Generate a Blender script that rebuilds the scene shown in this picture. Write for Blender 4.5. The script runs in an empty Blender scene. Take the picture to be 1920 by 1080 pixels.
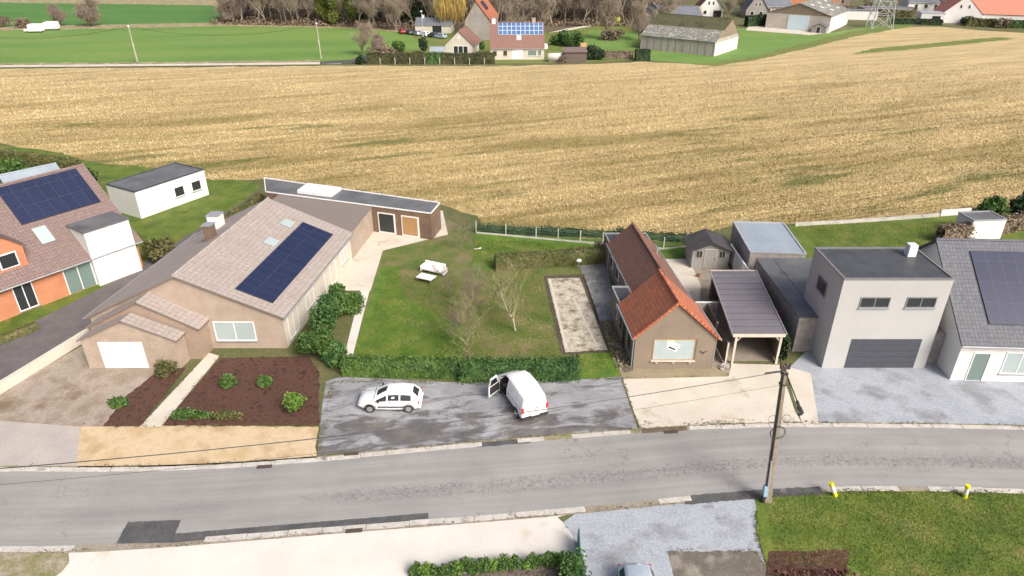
import bpy, math, random
import numpy as np
from math import radians as R, sin, cos, pi
random.seed(7); RNG = np.random.default_rng(11)
SC = bpy.context.scene
COL = SC.collection

# ------------------------------------------------------------------ materials
MATS = {}
def nt_new(name):
    m = bpy.data.materials.new(name); m.use_nodes = True
    t = m.node_tree; t.nodes.clear()
    o = t.nodes.new('ShaderNodeOutputMaterial'); b = t.nodes.new('ShaderNodeBsdfPrincipled')
    t.links.new(b.outputs[0], o.inputs[0]); MATS[name] = m
    return m, t, b
def nd(t, typ, **kw):
    n = t.nodes.new(typ)
    for k, v in kw.items():
        if k in n.inputs: n.inputs[k].default_value = v
        else: setattr(n, k, v)
    return n
def coords(t, stretch=(1, 1, 1), rz=0, src='Object'):
    c = nd(t, 'ShaderNodeTexCoord'); mp = nd(t, 'ShaderNodeMapping')
    mp.vector_type = 'TEXTURE'      # turns the grain by rz first, then stretches it
    mp.inputs['Scale'].default_value = tuple(1 / k for k in stretch); mp.inputs['Rotation'].default_value = (0, 0, rz)
    t.links.new(c.outputs[src], mp.inputs[0]); return mp.outputs[0]
def ramp(t, fac, stops, interp='LINEAR'):
    r = nd(t, 'ShaderNodeValToRGB'); r.color_ramp.interpolation = interp
    e = r.color_ramp.elements
    while len(e) < len(stops): e.new(.5)
    for i, (p, c) in enumerate(stops):
        e[i].position = p; e[i].color = (*c, 1) if len(c) == 3 else c
    t.links.new(fac, r.inputs[0]); return r.outputs[0]
def noise(t, vec, scale, detail=4, rough=.6, dist=0):
    n = nd(t, 'ShaderNodeTexNoise'); n.inputs['Scale'].default_value = scale
    n.inputs['Detail'].default_value = detail; n.inputs['Roughness'].default_value = rough
    n.inputs['Distortion'].default_value = dist
    t.links.new(vec, n.inputs['Vector']); return n.outputs[0]
def mix(t, fac, a, b, mode='MIX'):
    m = nd(t, 'ShaderNodeMix'); m.data_type = 'RGBA'; m.blend_type = mode
    for v, i in ((fac, 0), (a, 6), (b, 7)):
        if hasattr(v, 'links'): t.links.new(v, m.inputs[i])
        else: m.inputs[i].default_value = v if i == 0 else ((*v, 1) if len(v) == 3 else v)
    return m.outputs[2]
def math_(t, op, a, b=0., c=None):
    m = nd(t, 'ShaderNodeMath'); m.operation = op
    for v, i in ((a, 0), (b, 1), (c, 2)):
        if v is None: continue
        if hasattr(v, 'links'): t.links.new(v, m.inputs[i])
        else: m.inputs[i].default_value = v
    return m.outputs[0]
def bump(t, b, h, strength=.4, dist=.05):
    n = nd(t, 'ShaderNodeBump'); n.inputs['Strength'].default_value = strength
    n.inputs['Distance'].default_value = dist
    t.links.new(h, n.inputs['Height']); t.links.new(n.outputs[0], b.inputs['Normal'])
def mk(name, c1, c2=None, scale=3, c3=None, fine=0, rough=.85, bmp=0, bd=.03, stretch=(1, 1, 1), rz=0, metal=0, spots=None, lo=.35, hi=.65, fc=.3):
    """two or three colours mixed by noise, an optional fine grain and optional blotches"""
    m, t, b = nt_new(name)
    v = coords(t, stretch, rz)
    if c2 is None: c2 = tuple(x * .82 for x in c1)
    n = noise(t, v, scale)
    st = [(lo, c1), (hi, c2)] if c3 is None else [(lo, c1), ((lo + hi) / 2, c2), (hi, c3)]
    col = ramp(t, n, st)
    if fine:
        f = noise(t, v, fine, 3, .7)
        col = mix(t, 1., col, ramp(t, f, [(.3, (1 - fc, 1 - fc, 1 - fc)), (.7, (1 + fc * .8, 1 + fc * .8, 1 + fc * .8))]), 'MULTIPLY')
        if bmp: bump(t, b, f, bmp, bd)
    elif bmp: bump(t, b, n, bmp, bd)
    if spots:
        sc, cc, th = spots
        s = noise(t, v, sc, 5, .65, .3)
        col = mix(t, ramp(t, s, [(th, (0, 0, 0)), (min(th + .12, 1), (1, 1, 1))]), col, cc)
    t.links.new(col, b.inputs['Base Color'])
    b.inputs['Roughness'].default_value = rough; b.inputs['Metallic'].default_value = metal
    return m
def tiles(name, c1, c2, mortar, w=.26, h=.32, rough=.75, stain=(.12, .1, .08), stain_amt=.5, src='UV', ms=.02, off=0., bs=.8):
    m, t, b = nt_new(name)
    c = nd(t, 'ShaderNodeTexCoord')
    br = nd(t, 'ShaderNodeTexBrick'); br.offset = off; br.squash = 1
    t.links.new(c.outputs[src], br.inputs['Vector'])
    for k, v in (('Color1', (*c1, 1)), ('Color2', (*c2, 1)), ('Mortar', (*mortar, 1)), ('Scale', 1.), ('Mortar Size', ms), ('Mortar Smooth', .3), ('Brick Width', w), ('Row Height', h), ('Bias', 0.)):
        br.inputs[k].default_value = v
    n = noise(t, c.outputs[src], .5, 6, .7)
    col = mix(t, math_(t, 'MULTIPLY', ramp(t, n, [(.42, (0, 0, 0)), (.72, (1, 1, 1))]), stain_amt), br.outputs[0], stain)
    n2 = noise(t, c.outputs[src], 4, 4, .7)
    col = mix(t, 1., col, ramp(t, n2, [(.3, (.78, .78, .78)), (.7, (1.2, 1.2, 1.2))]), 'MULTIPLY')
    t.links.new(col, b.inputs['Base Color'])
    b.inputs['Roughness'].default_value = rough
    bump(t, b, br.outputs[1], -bs, .02)
    mk(name + '_cap', tuple(min(1, x * 1.15) for x in c1), tuple(x * .9 for x in c2), 2.5, rough=.8)
    return m
def plain(name, c, rough=.6, metal=0, emis=0):
    m, t, b = nt_new(name)
    v = coords(t); n = noise(t, v, 2.5, 4, .7)
    col = mix(t, 1., (*c, 1), ramp(t, n, [(.3, (.9, .88, .88)), (.7, (1.08, 1.08, 1.08))]), 'MULTIPLY')
    t.links.new(col, b.inputs['Base Color']); b.inputs['Roughness'].default_value = rough; b.inputs['Metallic'].default_value = metal
    return m
def M(n): return MATS[n]

GR_C = dict(c1=(.045, .1, .009), c2=(.085, .15, .014))
mk('ground', (.075, .095, .025), (.13, .12, .05), .15, fine=3, spots=(.05, (.12, .1, .06), .62))
mk('lawn', (.06, .105, .008), (.09, .14, .013), .5, c3=(.135, .165, .022), fine=5, bmp=.5, bd=.06, spots=(.7, (.17, .16, .04), .57))
mk('lawn_bright', (.055, .125, .008), (.08, .155, .013), .8, c3=(.13, .18, .02), fine=6, bmp=.5, bd=.05, spots=(.6, (.04, .09, .01), .6))
mk('lawn_worn', (.07, .115, .016), (.11, .135, .03), .5, c3=(.16, .145, .06), fine=5, bmp=.5, bd=.05, spots=(.35, (.185, .145, .08), .55))
mk('green_field', (.105, .205, .036), (.13, .23, .045), .06, c3=(.155, .24, .05), fine=1.2, stretch=(.3, 1.6, 1), rz=.15, fc=.18)
mk('green_field_deep', (.06, .16, .027), (.085, .19, .035), .05, fine=1, stretch=(.4, 1.6, 1), fc=.15)
mk('dry_verge', (.36, .29, .17), (.22, .2, .09), .4, c3=(.45, .37, .24), fine=2)
mk('olive_verge', (.1, .15, .022), (.17, .18, .045), .35, c3=(.07, .16, .02), fine=3, stretch=(.3, 1.5, 1), rz=.56)
mk('concrete_cream', (.57, .53, .455), (.5, .455, .38), .4, fine=9, spots=(.35, (.37, .32, .235), .585), rough=.9, fc=.12)
mk('concrete_white', (.62, .595, .55), (.57, .54, .49), .35, fine=10, spots=(.3, (.47, .42, .33), .62), rough=.9, fc=.08)
mk('concrete_grey', (.3, .27, .22), (.24, .2, .15), .8, fine=9, spots=(.8, (.15, .12, .08), .58))
mk('gravel_blue', (.2, .23, .27), (.28, .32, .37), .45, c3=(.16, .165, .17), fine=14, bmp=.5, bd=.02, spots=(.4, (.1, .095, .09), .6), rough=.55)
mk('gravel_light', (.3, .33, .37), (.35, .38, .42), .35, c3=(.22, .23, .25), fine=7, bmp=.3, bd=.02, spots=(.5, (.19, .185, .18), .6), rough=.6, fc=.22)
mk('gravel_brown', (.17, .155, .12), (.12, .105, .085), .6, c3=(.25, .23, .19), fine=14, bmp=.5)
mk('deck_tan', (.3, .25, .16), (.24, .2, .13), .7, fine=10)
mk('sand', (.46, .34, .19), (.54, .43, .28), .35, c3=(.4, .28, .15), fine=9, bmp=.3, fc=.15)
mk('pave_pink', (.42, .38, .35), (.36, .33, .31), .5, fine=8, fc=.12)
mk('drive_brown', (.24, .19, .14), (.34, .29, .24), .3, c3=(.18, .13, .08), fine=9)
mk('drive_dark', (.11, .1, .1), (.15, .135, .135), .4, fine=10)
mk('mulch', (.07, .028, .018), (.12, .055, .035), 2, c3=(.045, .02, .014), fine=12, bmp=1, bd=.12)
mk('mulch_dark', (.1, .08, .06), (.17, .135, .11), 3, c3=(.06, .045, .035), fine=7, bmp=.8, bd=.1)
mk('soil', (.1, .075, .05), (.16, .12, .085), .8, fine=6, bmp=.6)
mk('slab_old', (.5, .46, .38), (.36, .32, .24), 1.1, c3=(.13, .11, .065), fine=6, bmp=.3, spots=(1.3, (.1, .095, .04), .56), lo=.42, hi=.7)
mk('slab_border', (.06, .045, .035), (.11, .085, .06), 3, fine=9, bmp=.6)
mk('terrace', (.26, .26, .255), (.17, .17, .17), .8, c3=(.34, .34, .34), fine=9, spots=(.9, (.1, .095, .085), .57), rough=.6)
mk('grit', (.36, .32, .24), (.25, .22, .14), 1.2, c3=(.19, .19, .07), fine=8)
mk('patch_asphalt', (.065, .066, .068), (.1, .1, .1), .8, fine=12, spots=(1.3, (.17, .17, .17), .6), rough=.8)
mk('forest_floor', (.1, .075, .05), (.15, .11, .075), .2, c3=(.07, .06, .03), fine=1.5)
mk('kerb_concrete', (.54, .52, .48), (.42, .4, .36), 1.3, fine=15, spots=(.9, (.17, .15, .13), .6))
mk('iron', (.09, .075, .065), (.05, .04, .035), 6, rough=.7)
mk('stucco_taupe', (.25, .2, .152), (.215, .17, .128), .6, fine=20, bmp=.15, bd=.01, fc=.1, spots=(.5, (.18, .145, .11), .62))
mk('brick_cream', (.42, .34, .27), (.35, .28, .22), .8, fine=20)
mk('brick_beige', (.34, .26, .2), (.28, .21, .16), .8, fine=20)
mk('brick_orange', (.52, .23, .12), (.44, .18, .1), .7, fine=18)
mk('brick_brown', (.2, .13, .085), (.15, .1, .07), .8, fine=15)
mk('white_wall', (.74, .73, .7), (.68, .67, .64), .4, fine=4, fc=.05)
mk('offwhite_wall', (.6, .56, .48), (.54, .5, .42), .4, fine=4, fc=.06)
mk('grey_render', (.44, .44, .43), (.41, .41, .4), .4, fine=8, fc=.04)
mk('grey_wall', (.34, .31, .28), (.27, .25, .23), .4, fine=3)
mk('barn_wall', (.42, .39, .35), (.34, .31, .28), .25, fine=3, stretch=(3, 3, .3))
mk('barn_pale', (.55, .5, .44), (.45, .4, .35), .3, fine=3)
mk('barn_gable_wood', (.26, .2, .14), (.2, .16, .12), .4, fine=4)
mk('flat_roof', (.1, .105, .11), (.15, .155, .16), .5, fine=6, spots=(.4, (.07, .07, .07), .6), rough=.6, fc=.12)
mk('flat_roof_blue', (.29, .34, .39), (.24, .29, .335), .4, fine=6, rough=.6, fc=.08)
mk('flat_dark', (.05, .055, .06), (.075, .08, .085), .8, rough=.5)
mk('shed_felt', (.045, .042, .046), (.065, .06, .065), 1.2, fine=8)
mk('shed_wood', (.33, .32, .3), (.27, .26, .24), 1.5, fine=3, stretch=(1, 1, 9))
mk('fence_wood', (.15, .12, .1), (.1, .08, .065), 2, fine=6, stretch=(1, 1, 6))
mk('cream_paint', (.6, .54, .45), (.5, .45, .37), 1.5, rough=.6)
mk('corrugated', (.15, .138, .16), (.13, .12, .14), .25, fine=2, rough=.6, stretch=(1, .5, 1), fc=.08)
mk('moss_roof', (.06, .065, .03), (.085, .085, .035), .4, c3=(.045, .04, .025), fine=3)
mk('worn_roof', (.3, .3, .27), (.13, .13, .1), 1.1, c3=(.38, .38, .36), fine=2)
mk('slate_blue', (.12, .13, .155), (.15, .16, .185), .4, fine=5)
tiles('tile_orange', (.5, .17, .088), (.4, .12, .06), (.2, .075, .04), stain=(.2, .12, .08), stain_amt=.6, bs=.8)
tiles('tile_brown', (.235, .12, .088), (.185, .094, .07), (.11, .05, .035), stain=(.13, .075, .05), stain_amt=.5)
tiles('tile_mauve', (.22, .155, .14), (.185, .13, .12), (.1, .07, .065), stain=(.15, .12, .1))
tiles('tile_grey', (.13, .135, .155), (.105, .11, .13), (.06, .06, .07), stain=(.17, .17, .17), stain_amt=.3)
tiles('tile_beige', (.36, .31, .285), (.32, .28, .255), (.2, .17, .155), w=.4, h=.4, stain=(.25, .21, .17))
tiles('tile_salmon', (.6, .24, .16), (.52, .2, .13), (.3, .11, .08), stain=(.4, .2, .15), stain_amt=.3)
tiles('tile_redbrown', (.25, .13, .1), (.2, .105, .08), (.13, .07, .06), stain=(.17, .13, .1), stain_amt=.5)
tiles('solar_blue', (.075, .15, .3), (.06, .125, .26), (.55, .6, .66), w=1.09, h=1.2, rough=.25, stain=(.07, .14, .27), stain_amt=0, ms=.07, bs=.1)
tiles('solar_dark', (.02, .027, .065), (.016, .022, .055), (.05, .055, .075), w=1.0, h=1.65, rough=.25, stain=(.02, .02, .05), stain_amt=0, ms=.02, bs=.1)
plain('white_paint', (.8, .8, .79), .45); plain('car_white', (.82, .83, .84), .25); plain('car_dark', (.06, .065, .08), .25)
plain('car_silver', (.42, .46, .52), .25, .3); plain('car_red', (.3, .04, .04), .25); plain('car_blue', (.42, .5, .57), .22, .2)
plain('tyre', (.025, .025, .025), .9); plain('rim', (.45, .45, .47), .35, .6); plain('rubber', (.03, .03, .03), .7)
plain('black_metal', (.03, .03, .03), .5); plain('grey_metal', (.3, .3, .3), .45, .5); plain('steel', (.5, .52, .54), .45, .4)
plain('green_paint', (.02, .16, .13), .5); plain('mesh_green', (.08, .15, .1), .6); plain('blue_plastic', (.06, .12, .28), .6); plain('pale_blue', (.3, .45, .58), .6)
plain('lamp_red', (.5, .03, .03), .3); plain('yellow', (.75, .68, .02), .5); plain('door_blue', (.55, .68, .75), .6)
plain('blind', (.37, .45, .46), .5); plain('wood_trim', (.4, .24, .1), .6); plain('poster_yellow', (.65, .7, .4), .6); plain('poster_grey', (.5, .52, .5), .6)
plain('zinc', (.35, .37, .39), .5, .3); plain('interior_dark', (.02, .02, .022), .8); plain('terracotta', (.4, .13, .05), .8)
plain('tarp_white', (.6, .56, .52), .7); plain('red_flower', (.45, .03, .05), .7); plain('yellow_green', (.5, .5, .07), .7); plain('brown_leaf_red', (.11, .045, .03), .8)
m_, t_, b_ = nt_new('glass_dark'); b_.inputs['Base Color'].default_value = (.03, .035, .04, 1); b_.inputs['Roughness'].default_value = .12
m_, t_, b_ = nt_new('glass_pale'); b_.inputs['Base Color'].default_value = (.36, .43, .43, 1); b_.inputs['Roughness'].default_value = .15
m_, t_, b_ = nt_new('glass_green'); b_.inputs['Base Color'].default_value = (.16, .22, .2, 1); b_.inputs['Roughness'].default_value = .15
mk('pole_concrete', (.3, .26, .21), (.24, .2, .16), 1, fine=12, stretch=(1, 1, .3))
mk('bark', (.24, .2, .15), (.15, .12, .09), 2, fine=8, stretch=(1, 1, .3))
mk('bark_pale', (.5, .46, .38), (.34, .3, .24), 1.2, fine=5, stretch=(1, 1, .3))
mk('twig', (.3, .25, .19), (.23, .185, .14), .6)
mk('twig_pale', (.3, .29, .14), (.22, .21, .1), .9)
mk('twig_red', (.27, .21, .17), (.21, .165, .13), .4)
mk('twig_far', (.34, .285, .215), (.26, .21, .155), .3)
mk('willow_leaf', (.52, .36, .1), (.42, .3, .09), .4, c3=(.34, .28, .09))
for nm, a, b2, c3 in (('leaf_hedge', (.025, .075, .015), (.05, .12, .025), (.09, .16, .04)), ('leaf_dark', (.014, .035, .012), (.025, .055, .016), (.04, .075, .02)),
                     ('leaf_mid', (.04, .09, .015), (.07, .14, .025), (.1, .17, .03)), ('leaf_olive', (.075, .085, .025), (.11, .11, .035), (.15, .13, .05)),
                     ('leaf_bright', (.08, .17, .02), (.12, .22, .03), (.17, .26, .05)), ('leaf_brown', (.14, .105, .07), (.19, .145, .1), (.25, .19, .13)),
                     ('leaf_conifer', (.04, .05, .016), (.06, .065, .022), (.09, .085, .03)), ('leaf_ivy', (.09, .12, .025), (.13, .16, .03), (.18, .2, .04))):
    mk(nm, a, b2, .7, c3=c3, fine=2.5, rough=.7)
mk('hedge_brown_mid', (.075, .085, .025), (.11, .12, .035), .8, c3=(.16, .145, .06), fine=5)

# asphalt road: grain, cracks along the wheel tracks, tar seams
def make_asphalt():
    m, t, b = nt_new('asphalt')
    v = coords(t); uv = coords(t, src='UV')
    base = ramp(t, noise(t, v, .25, 5, .6), [(.35, (.25, .247, .24)), (.65, (.295, .29, .28))])
    base = mix(t, 1., base, ramp(t, noise(t, v, 18, 3, .8), [(.3, (.9, .9, .9)), (.7, (1.08, 1.08, 1.08))]), 'MULTIPLY')
    # long streaks along the lane
    st = noise(t, coords(t, (.06, 1.6, 1), src='UV'), 1., 3, .6)
    base = mix(t, 1., base, ramp(t, st, [(.3, (.86, .86, .87)), (.7, (1.1, 1.1, 1.09))]), 'MULTIPLY')
    sep = nd(t, 'ShaderNodeSeparateXYZ'); t.links.new(uv, sep.inputs[0])
    vo = nd(t, 'ShaderNodeTexVoronoi'); vo.feature = 'DISTANCE_TO_EDGE'; vo.inputs['Scale'].default_value = 2.6
    wob = nd(t, 'ShaderNodeVectorMath'); wob.operation = 'ADD'
    nn = nd(t, 'ShaderNodeTexNoise'); nn.inputs['Scale'].default_value = 2.2; nn.inputs['Detail'].default_value = 4
    t.links.new(v, nn.inputs['Vector']); t.links.new(v, wob.inputs[0]); t.links.new(nn.outputs[1], wob.inputs[1]); t.links.new(wob.outputs[0], vo.inputs['Vector'])
    crack = ramp(t, vo.outputs[0], [(0, (1, 1, 1)), (.05, (0, 0, 0))])
    vo2 = nd(t, 'ShaderNodeTexVoronoi'); vo2.feature = 'DISTANCE_TO_EDGE'; vo2.inputs['Scale'].default_value = .38; t.links.new(wob.outputs[0], vo2.inputs['Vector'])
    crack2 = ramp(t, vo2.outputs[0], [(0, (1, 1, 1)), (.012, (0, 0, 0))])
    # crack band: |t - 2.1| small, s between 8 and 45
    band = math_(t, 'SUBTRACT', 1., math_(t, 'DIVIDE', math_(t, 'ABSOLUTE', math_(t, 'SUBTRACT', sep.outputs[1], 2.25)), .75))
    patchy = noise(t, coords(t, (.16, .8, 1), src='UV'), 1., 5, .7)
    mask = math_(t, 'MULTIPLY', math_(t, 'MAXIMUM', band, 0.), ramp(t, patchy, [(.38, (0, 0, 0)), (.52, (1, 1, 1))]))
    sA = ramp(t, math_(t, 'DIVIDE', sep.outputs[0], 100.), [(.47, (.15, .15, .15)), (.54, (1, 1, 1))])
    mask = math_(t, 'MULTIPLY', mask, sA)
    col = mix(t, math_(t, 'MULTIPLY', math_(t, 'MINIMUM', math_(t, 'MULTIPLY', mask, 2.2), 1.), crack), base, (.085, .085, .085))
    col = mix(t, math_(t, 'MULTIPLY', math_(t, 'MULTIPLY', mask, .3), ramp(t, noise(t, v, 3, 4, .8), [(.4, (0, 0, 0)), (.6, (1, 1, 1))])), col, (.13, .13, .135))
    m2 = ramp(t, noise(t, v, .17, 3, .6), [(.5, (0, 0, 0)), (.62, (1, 1, 1))])
    col = mix(t, math_(t, 'MULTIPLY', math_(t, 'MULTIPLY', m2, crack2), .65), col, (.1, .1, .1))
    t.links.new(col, b.inputs['Base Color']); b.inputs['Roughness'].default_value = .85
    bump(t, b, noise(t, v, 40, 2, .8), .3, .01)
make_asphalt()
def make_driveway():     # wet tarmac forecourt: pale dry gravelly crust, dark wet tracks and brown mud near the road
    m, t, b = nt_new('wet_tarmac')
    v = coords(t)
    base = ramp(t, noise(t, v, .5, 5, .7), [(.35, (.33, .34, .36)), (.65, (.23, .235, .25))])
    base = mix(t, 1., base, ramp(t, noise(t, v, 10, 4, .8), [(.3, (.82, .82, .82)), (.7, (1.15, 1.15, 1.15))]), 'MULTIPLY')
    sep = nd(t, 'ShaderNodeSeparateXYZ'); t.links.new(v, sep.inputs[0])
    near = ramp(t, math_(t, 'DIVIDE', math_(t, 'SUBTRACT', sep.outputs[1], 33.), 8.), [(.1, (.13, .13, .13)), (.6, (0, 0, 0))])
    w = math_(t, 'ADD', noise(t, coords(t, (.55, 1.5, 1), R(8)), .6, 7, .74, .5), near)
    wet = ramp(t, w, [(.51, (0, 0, 0)), (.61, (1, 1, 1))])
    mud = mix(t, ramp(t, noise(t, v, .6, 5, .7), [(.4, (0, 0, 0)), (.65, (1, 1, 1))]), (.07, .068, .066), (.15, .13, .105))
    col = mix(t, math_(t, 'MULTIPLY', wet, .85), base, mud)
    trk = ramp(t, noise(t, coords(t, (.3, 3., 1), R(6)), 1.2, 5, .75, .3), [(.56, (0, 0, 0)), (.64, (1, 1, 1))])
    col = mix(t, math_(t, 'MULTIPLY', trk, .55), col, (.08, .08, .085))
    t.links.new(col, b.inputs['Base Color'])
    t.links.new(ramp(t, wet, [(0, (.8, .8, .8)), (1, (.45, .45, .45))]), b.inputs['Roughness'])
make_driveway()
def field_bands(t, base):
    """damp olive bands along the drill rows and bleached straw farther off, shared by soil and straw"""
    vl = coords(t, (.22, 1.25, 1), R(FDIR)); vm = coords(t, (.1, 1.0, 1), R(FDIR))
    sp = nd(t, 'ShaderNodeSeparateXYZ'); t.links.new(coords(t), sp.inputs[0])
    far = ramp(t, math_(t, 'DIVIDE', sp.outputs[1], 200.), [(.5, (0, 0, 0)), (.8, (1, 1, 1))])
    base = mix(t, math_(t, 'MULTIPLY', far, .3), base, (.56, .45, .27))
    base = mix(t, 1., base, ramp(t, noise(t, vm, .45, 4, .65), [(.35, (.78, .77, .72)), (.62, (1.12, 1.12, 1.12))]), 'MULTIPLY')
    tl = nd(t, 'ShaderNodeSeparateXYZ'); t.links.new(coords(t, (1, 1, 1), R(FDIR)), tl.inputs[0])      # sprayer tramlines every 24 m
    ph = math_(t, 'ABSOLUTE', math_(t, 'SUBTRACT', math_(t, 'MODULO', math_(t, 'ADD', tl.outputs[1], 2400.), 24.), 12.))
    ln = ramp(t, math_(t, 'ABSOLUTE', math_(t, 'SUBTRACT', ph, 1.)), [(.16, (1, 1, 1)), (.4, (0, 0, 0))])
    base = mix(t, math_(t, 'MULTIPLY', math_(t, 'MULTIPLY', ln, .5), ramp(t, noise(t, vl, .3, 3, .6), [(.4, (0, 0, 0)), (.6, (1, 1, 1))])), base, (.2, .15, .06))
    gr = math_(t, 'SUBTRACT', noise(t, vl, .1, 6, .68, .25), math_(t, 'MULTIPLY', far, .1))
    base = mix(t, math_(t, 'MULTIPLY', ramp(t, gr, [(.48, (0, 0, 0)), (.6, (1, 1, 1))]), .68), base, (.2, .16, .045))
    gr2 = math_(t, 'SUBTRACT', noise(t, vl, .17, 5, .6, .2), math_(t, 'MULTIPLY', far, .2))
    return mix(t, math_(t, 'MULTIPLY', ramp(t, gr2, [(.56, (0, 0, 0)), (.64, (1, 1, 1))]), .78), base, (.105, .125, .025))
FDIR = 19
def make_stubble_field():
    m, t, b = nt_new('stubble_field')
    v = coords(t); vs = coords(t, (.35, 1.6, 1), R(FDIR))
    base = ramp(t, noise(t, v, 1.7, 6, .85), [(.32, (.22, .165, .065)), (.5, (.41, .31, .145)), (.68, (.58, .475, .27))])
    base = mix(t, 1., base, ramp(t, noise(t, vs, 1.1, 3, .7), [(.3, (.85, .85, .8)), (.7, (1.13, 1.13, 1.1))]), 'MULTIPLY')
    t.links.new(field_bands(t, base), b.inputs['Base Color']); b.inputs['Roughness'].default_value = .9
    bump(t, b, noise(t, v, 3., 4, .8), .7, .15)
make_stubble_field()
def make_straw():
    m, t, b = nt_new('straw')
    a = nd(t, 'ShaderNodeAttribute'); a.attribute_name = 'shade'
    col = ramp(t, a.outputs['Fac'], [(0, (.12, .105, .04)), (.3, (.35, .27, .12)), (.65, (.58, .47, .245)), (1, (.74, .64, .4))])
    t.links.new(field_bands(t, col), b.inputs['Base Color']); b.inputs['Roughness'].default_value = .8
make_straw()

def make_blade():
    m, t, b = nt_new('grass_blade')
    a = nd(t, 'ShaderNodeAttribute'); a.attribute_name = 'shade'
    col = ramp(t, a.outputs['Fac'], [(0, (.06, .1, .01)), (.4, (.1, .155, .018)), (.75, (.17, .19, .035)), (1, (.29, .26, .11))])
    t.links.new(col, b.inputs['Base Color']); b.inputs['Roughness'].default_value = .7
make_blade()

# ------------------------------------------------------------------ mesh helpers
class MB:
    def __init__(s, X=None): s.v = []; s.f = []; s.uv = []; s.X = X
    def add(s, vs, fs, uvs=None):
        n = len(s.v); s.v += [tuple(map(float, p)) for p in vs]
        for i, f in enumerate(fs):
            s.f.append(tuple(n + k for k in f)); s.uv.append(uvs[i] if uvs else None)
        return s
    def box(s, x0, x1, y0, y1, z0, z1):
        return s.add([(x0, y0, z0), (x1, y0, z0), (x1, y1, z0), (x0, y1, z0), (x0, y0, z1), (x1, y0, z1), (x1, y1, z1), (x0, y1, z1)],
                     [(0, 3, 2, 1), (4, 5, 6, 7), (0, 1, 5, 4), (1, 2, 6, 5), (2, 3, 7, 6), (3, 0, 4, 7)])
    def obox(s, c, sz, rz=0, ry=0, rx=0):
        from mathutils import Euler, Vector
        e = Euler((rx, ry, rz)).to_matrix(); vs = []
        for k in range(8):
            p = Vector((((k & 1) - .5) * sz[0], ((k >> 1 & 1) - .5) * sz[1], ((k >> 2 & 1) - .5) * sz[2]))
            vs.append(tuple(e @ p + Vector(c)))
        return s.add(vs, [(0, 2, 3, 1), (4, 5, 7, 6), (0, 1, 5, 4), (1, 3, 7, 5), (3, 2, 6, 7), (2, 0, 4, 6)])
    def prism(s, poly, z0, z1):
        n = len(poly)
        return s.add([(*p, z0) for p in poly] + [(*p, z1) for p in poly],
                     [tuple(range(n))[::-1], tuple(range(n, 2 * n))] + [(i, (i + 1) % n, n + (i + 1) % n, n + i) for i in range(n)])
    def extr_y(s, poly, y0, y1):
        n = len(poly)
        return s.add([(x, y0, z) for x, z in poly] + [(x, y1, z) for x, z in poly],
                     [tuple(range(n)), tuple(range(n, 2 * n))[::-1]] + [(i, n + i, n + (i + 1) % n, (i + 1) % n) for i in range(n)])
    def extr_x(s, poly, x0, x1):
        n = len(poly)
        return s.add([(x0, y, z) for y, z in poly] + [(x1, y, z) for y, z in poly],
                     [tuple(range(n))[::-1], tuple(range(n, 2 * n))] + [(i, (i + 1) % n, n + (i + 1) % n, n + i) for i in range(n)])
    def slab(s, a, b, c, d, t=.1):
        """roof slab: a-b along the eave, c-d along the ridge (c above b); uv in metres"""
        A, B, C, D = map(np.array, (a, b, c, d))
        nrm = np.cross(B - A, D - A).astype(float); nrm /= np.linalg.norm(nrm)
        if nrm[2] < 0: nrm = -nrm
        lo = [tuple(p - nrm * t) for p in (A, B, C, D)]
        u = (B - A) / np.linalg.norm(B - A)
        w = np.cross(nrm, u)
        uvq = [(float(np.dot(p - A, u)), float(np.dot(p - A, w))) for p in (A, B, C, D)]
        o = [(0., 0.)] * 4
        return s.add([a, b, c, d] + lo, [(0, 1, 2, 3), (7, 6, 5, 4), (0, 4, 5, 1), (1, 5, 6, 2), (2, 6, 7, 3), (3, 7, 4, 0)], [uvq, uvq[::-1], o, o, o, o])
    def tube(s, pts, r, n=8, cap=True):
        pts = [np.array(p, float) for p in pts]; N = len(pts)
        rs = r if isinstance(r, (list, tuple)) else [r] * N
        vs = []
        for i, p in enumerate(pts):
            d = pts[min(i + 1, N - 1)] - pts[max(i - 1, 0)]; d /= (np.linalg.norm(d) + 1e-9)
            a = np.array((0, 0, 1.)) if abs(d[2]) < .9 else np.array((1., 0, 0))
            u = np.cross(d, a); u /= np.linalg.norm(u); w = np.cross(d, u)
            vs += [tuple(p + rs[i] * (cos(2 * pi * k / n) * u + sin(2 * pi * k / n) * w)) for k in range(n)]
        fs = [(i * n + k, i * n + (k + 1) % n, (i + 1) * n + (k + 1) % n, (i + 1) * n + k) for i in range(N - 1) for k in range(n)]
        if cap: fs += [tuple(range(n))[::-1], tuple(range((N - 1) * n, N * n))]
        return s.add(vs, fs)
    def build(s, name, mat, parent=None, smooth=False, bevel=0, loc=None):
        me = bpy.data.meshes.new(name)
        vs = [s.X(*p) for p in s.v] if s.X else s.v
        me.from_pydata(vs, [], s.f)
        if any(u is not None for u in s.uv):
            l = me.uv_layers.new(name='UVMap'); k = 0
            for f, u in zip(s.f, s.uv):
                for j in range(len(f)):
                    l.data[k].uv = u[j] if u else (0, 0); k += 1
        o = bpy.data.objects.new(name, me); COL.objects.link(o)
        me.materials.append(M(mat) if isinstance(mat, str) else mat)
        if parent: o.parent = parent
        if loc: o.location = loc
        if smooth:
            for p in me.polygons: p.use_smooth = True
        if bevel:
            b = o.modifiers.new('bevel', 'BEVEL'); b.width = bevel; b.segments = 2; b.limit_method = 'ANGLE'
        me.update(); return o
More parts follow.
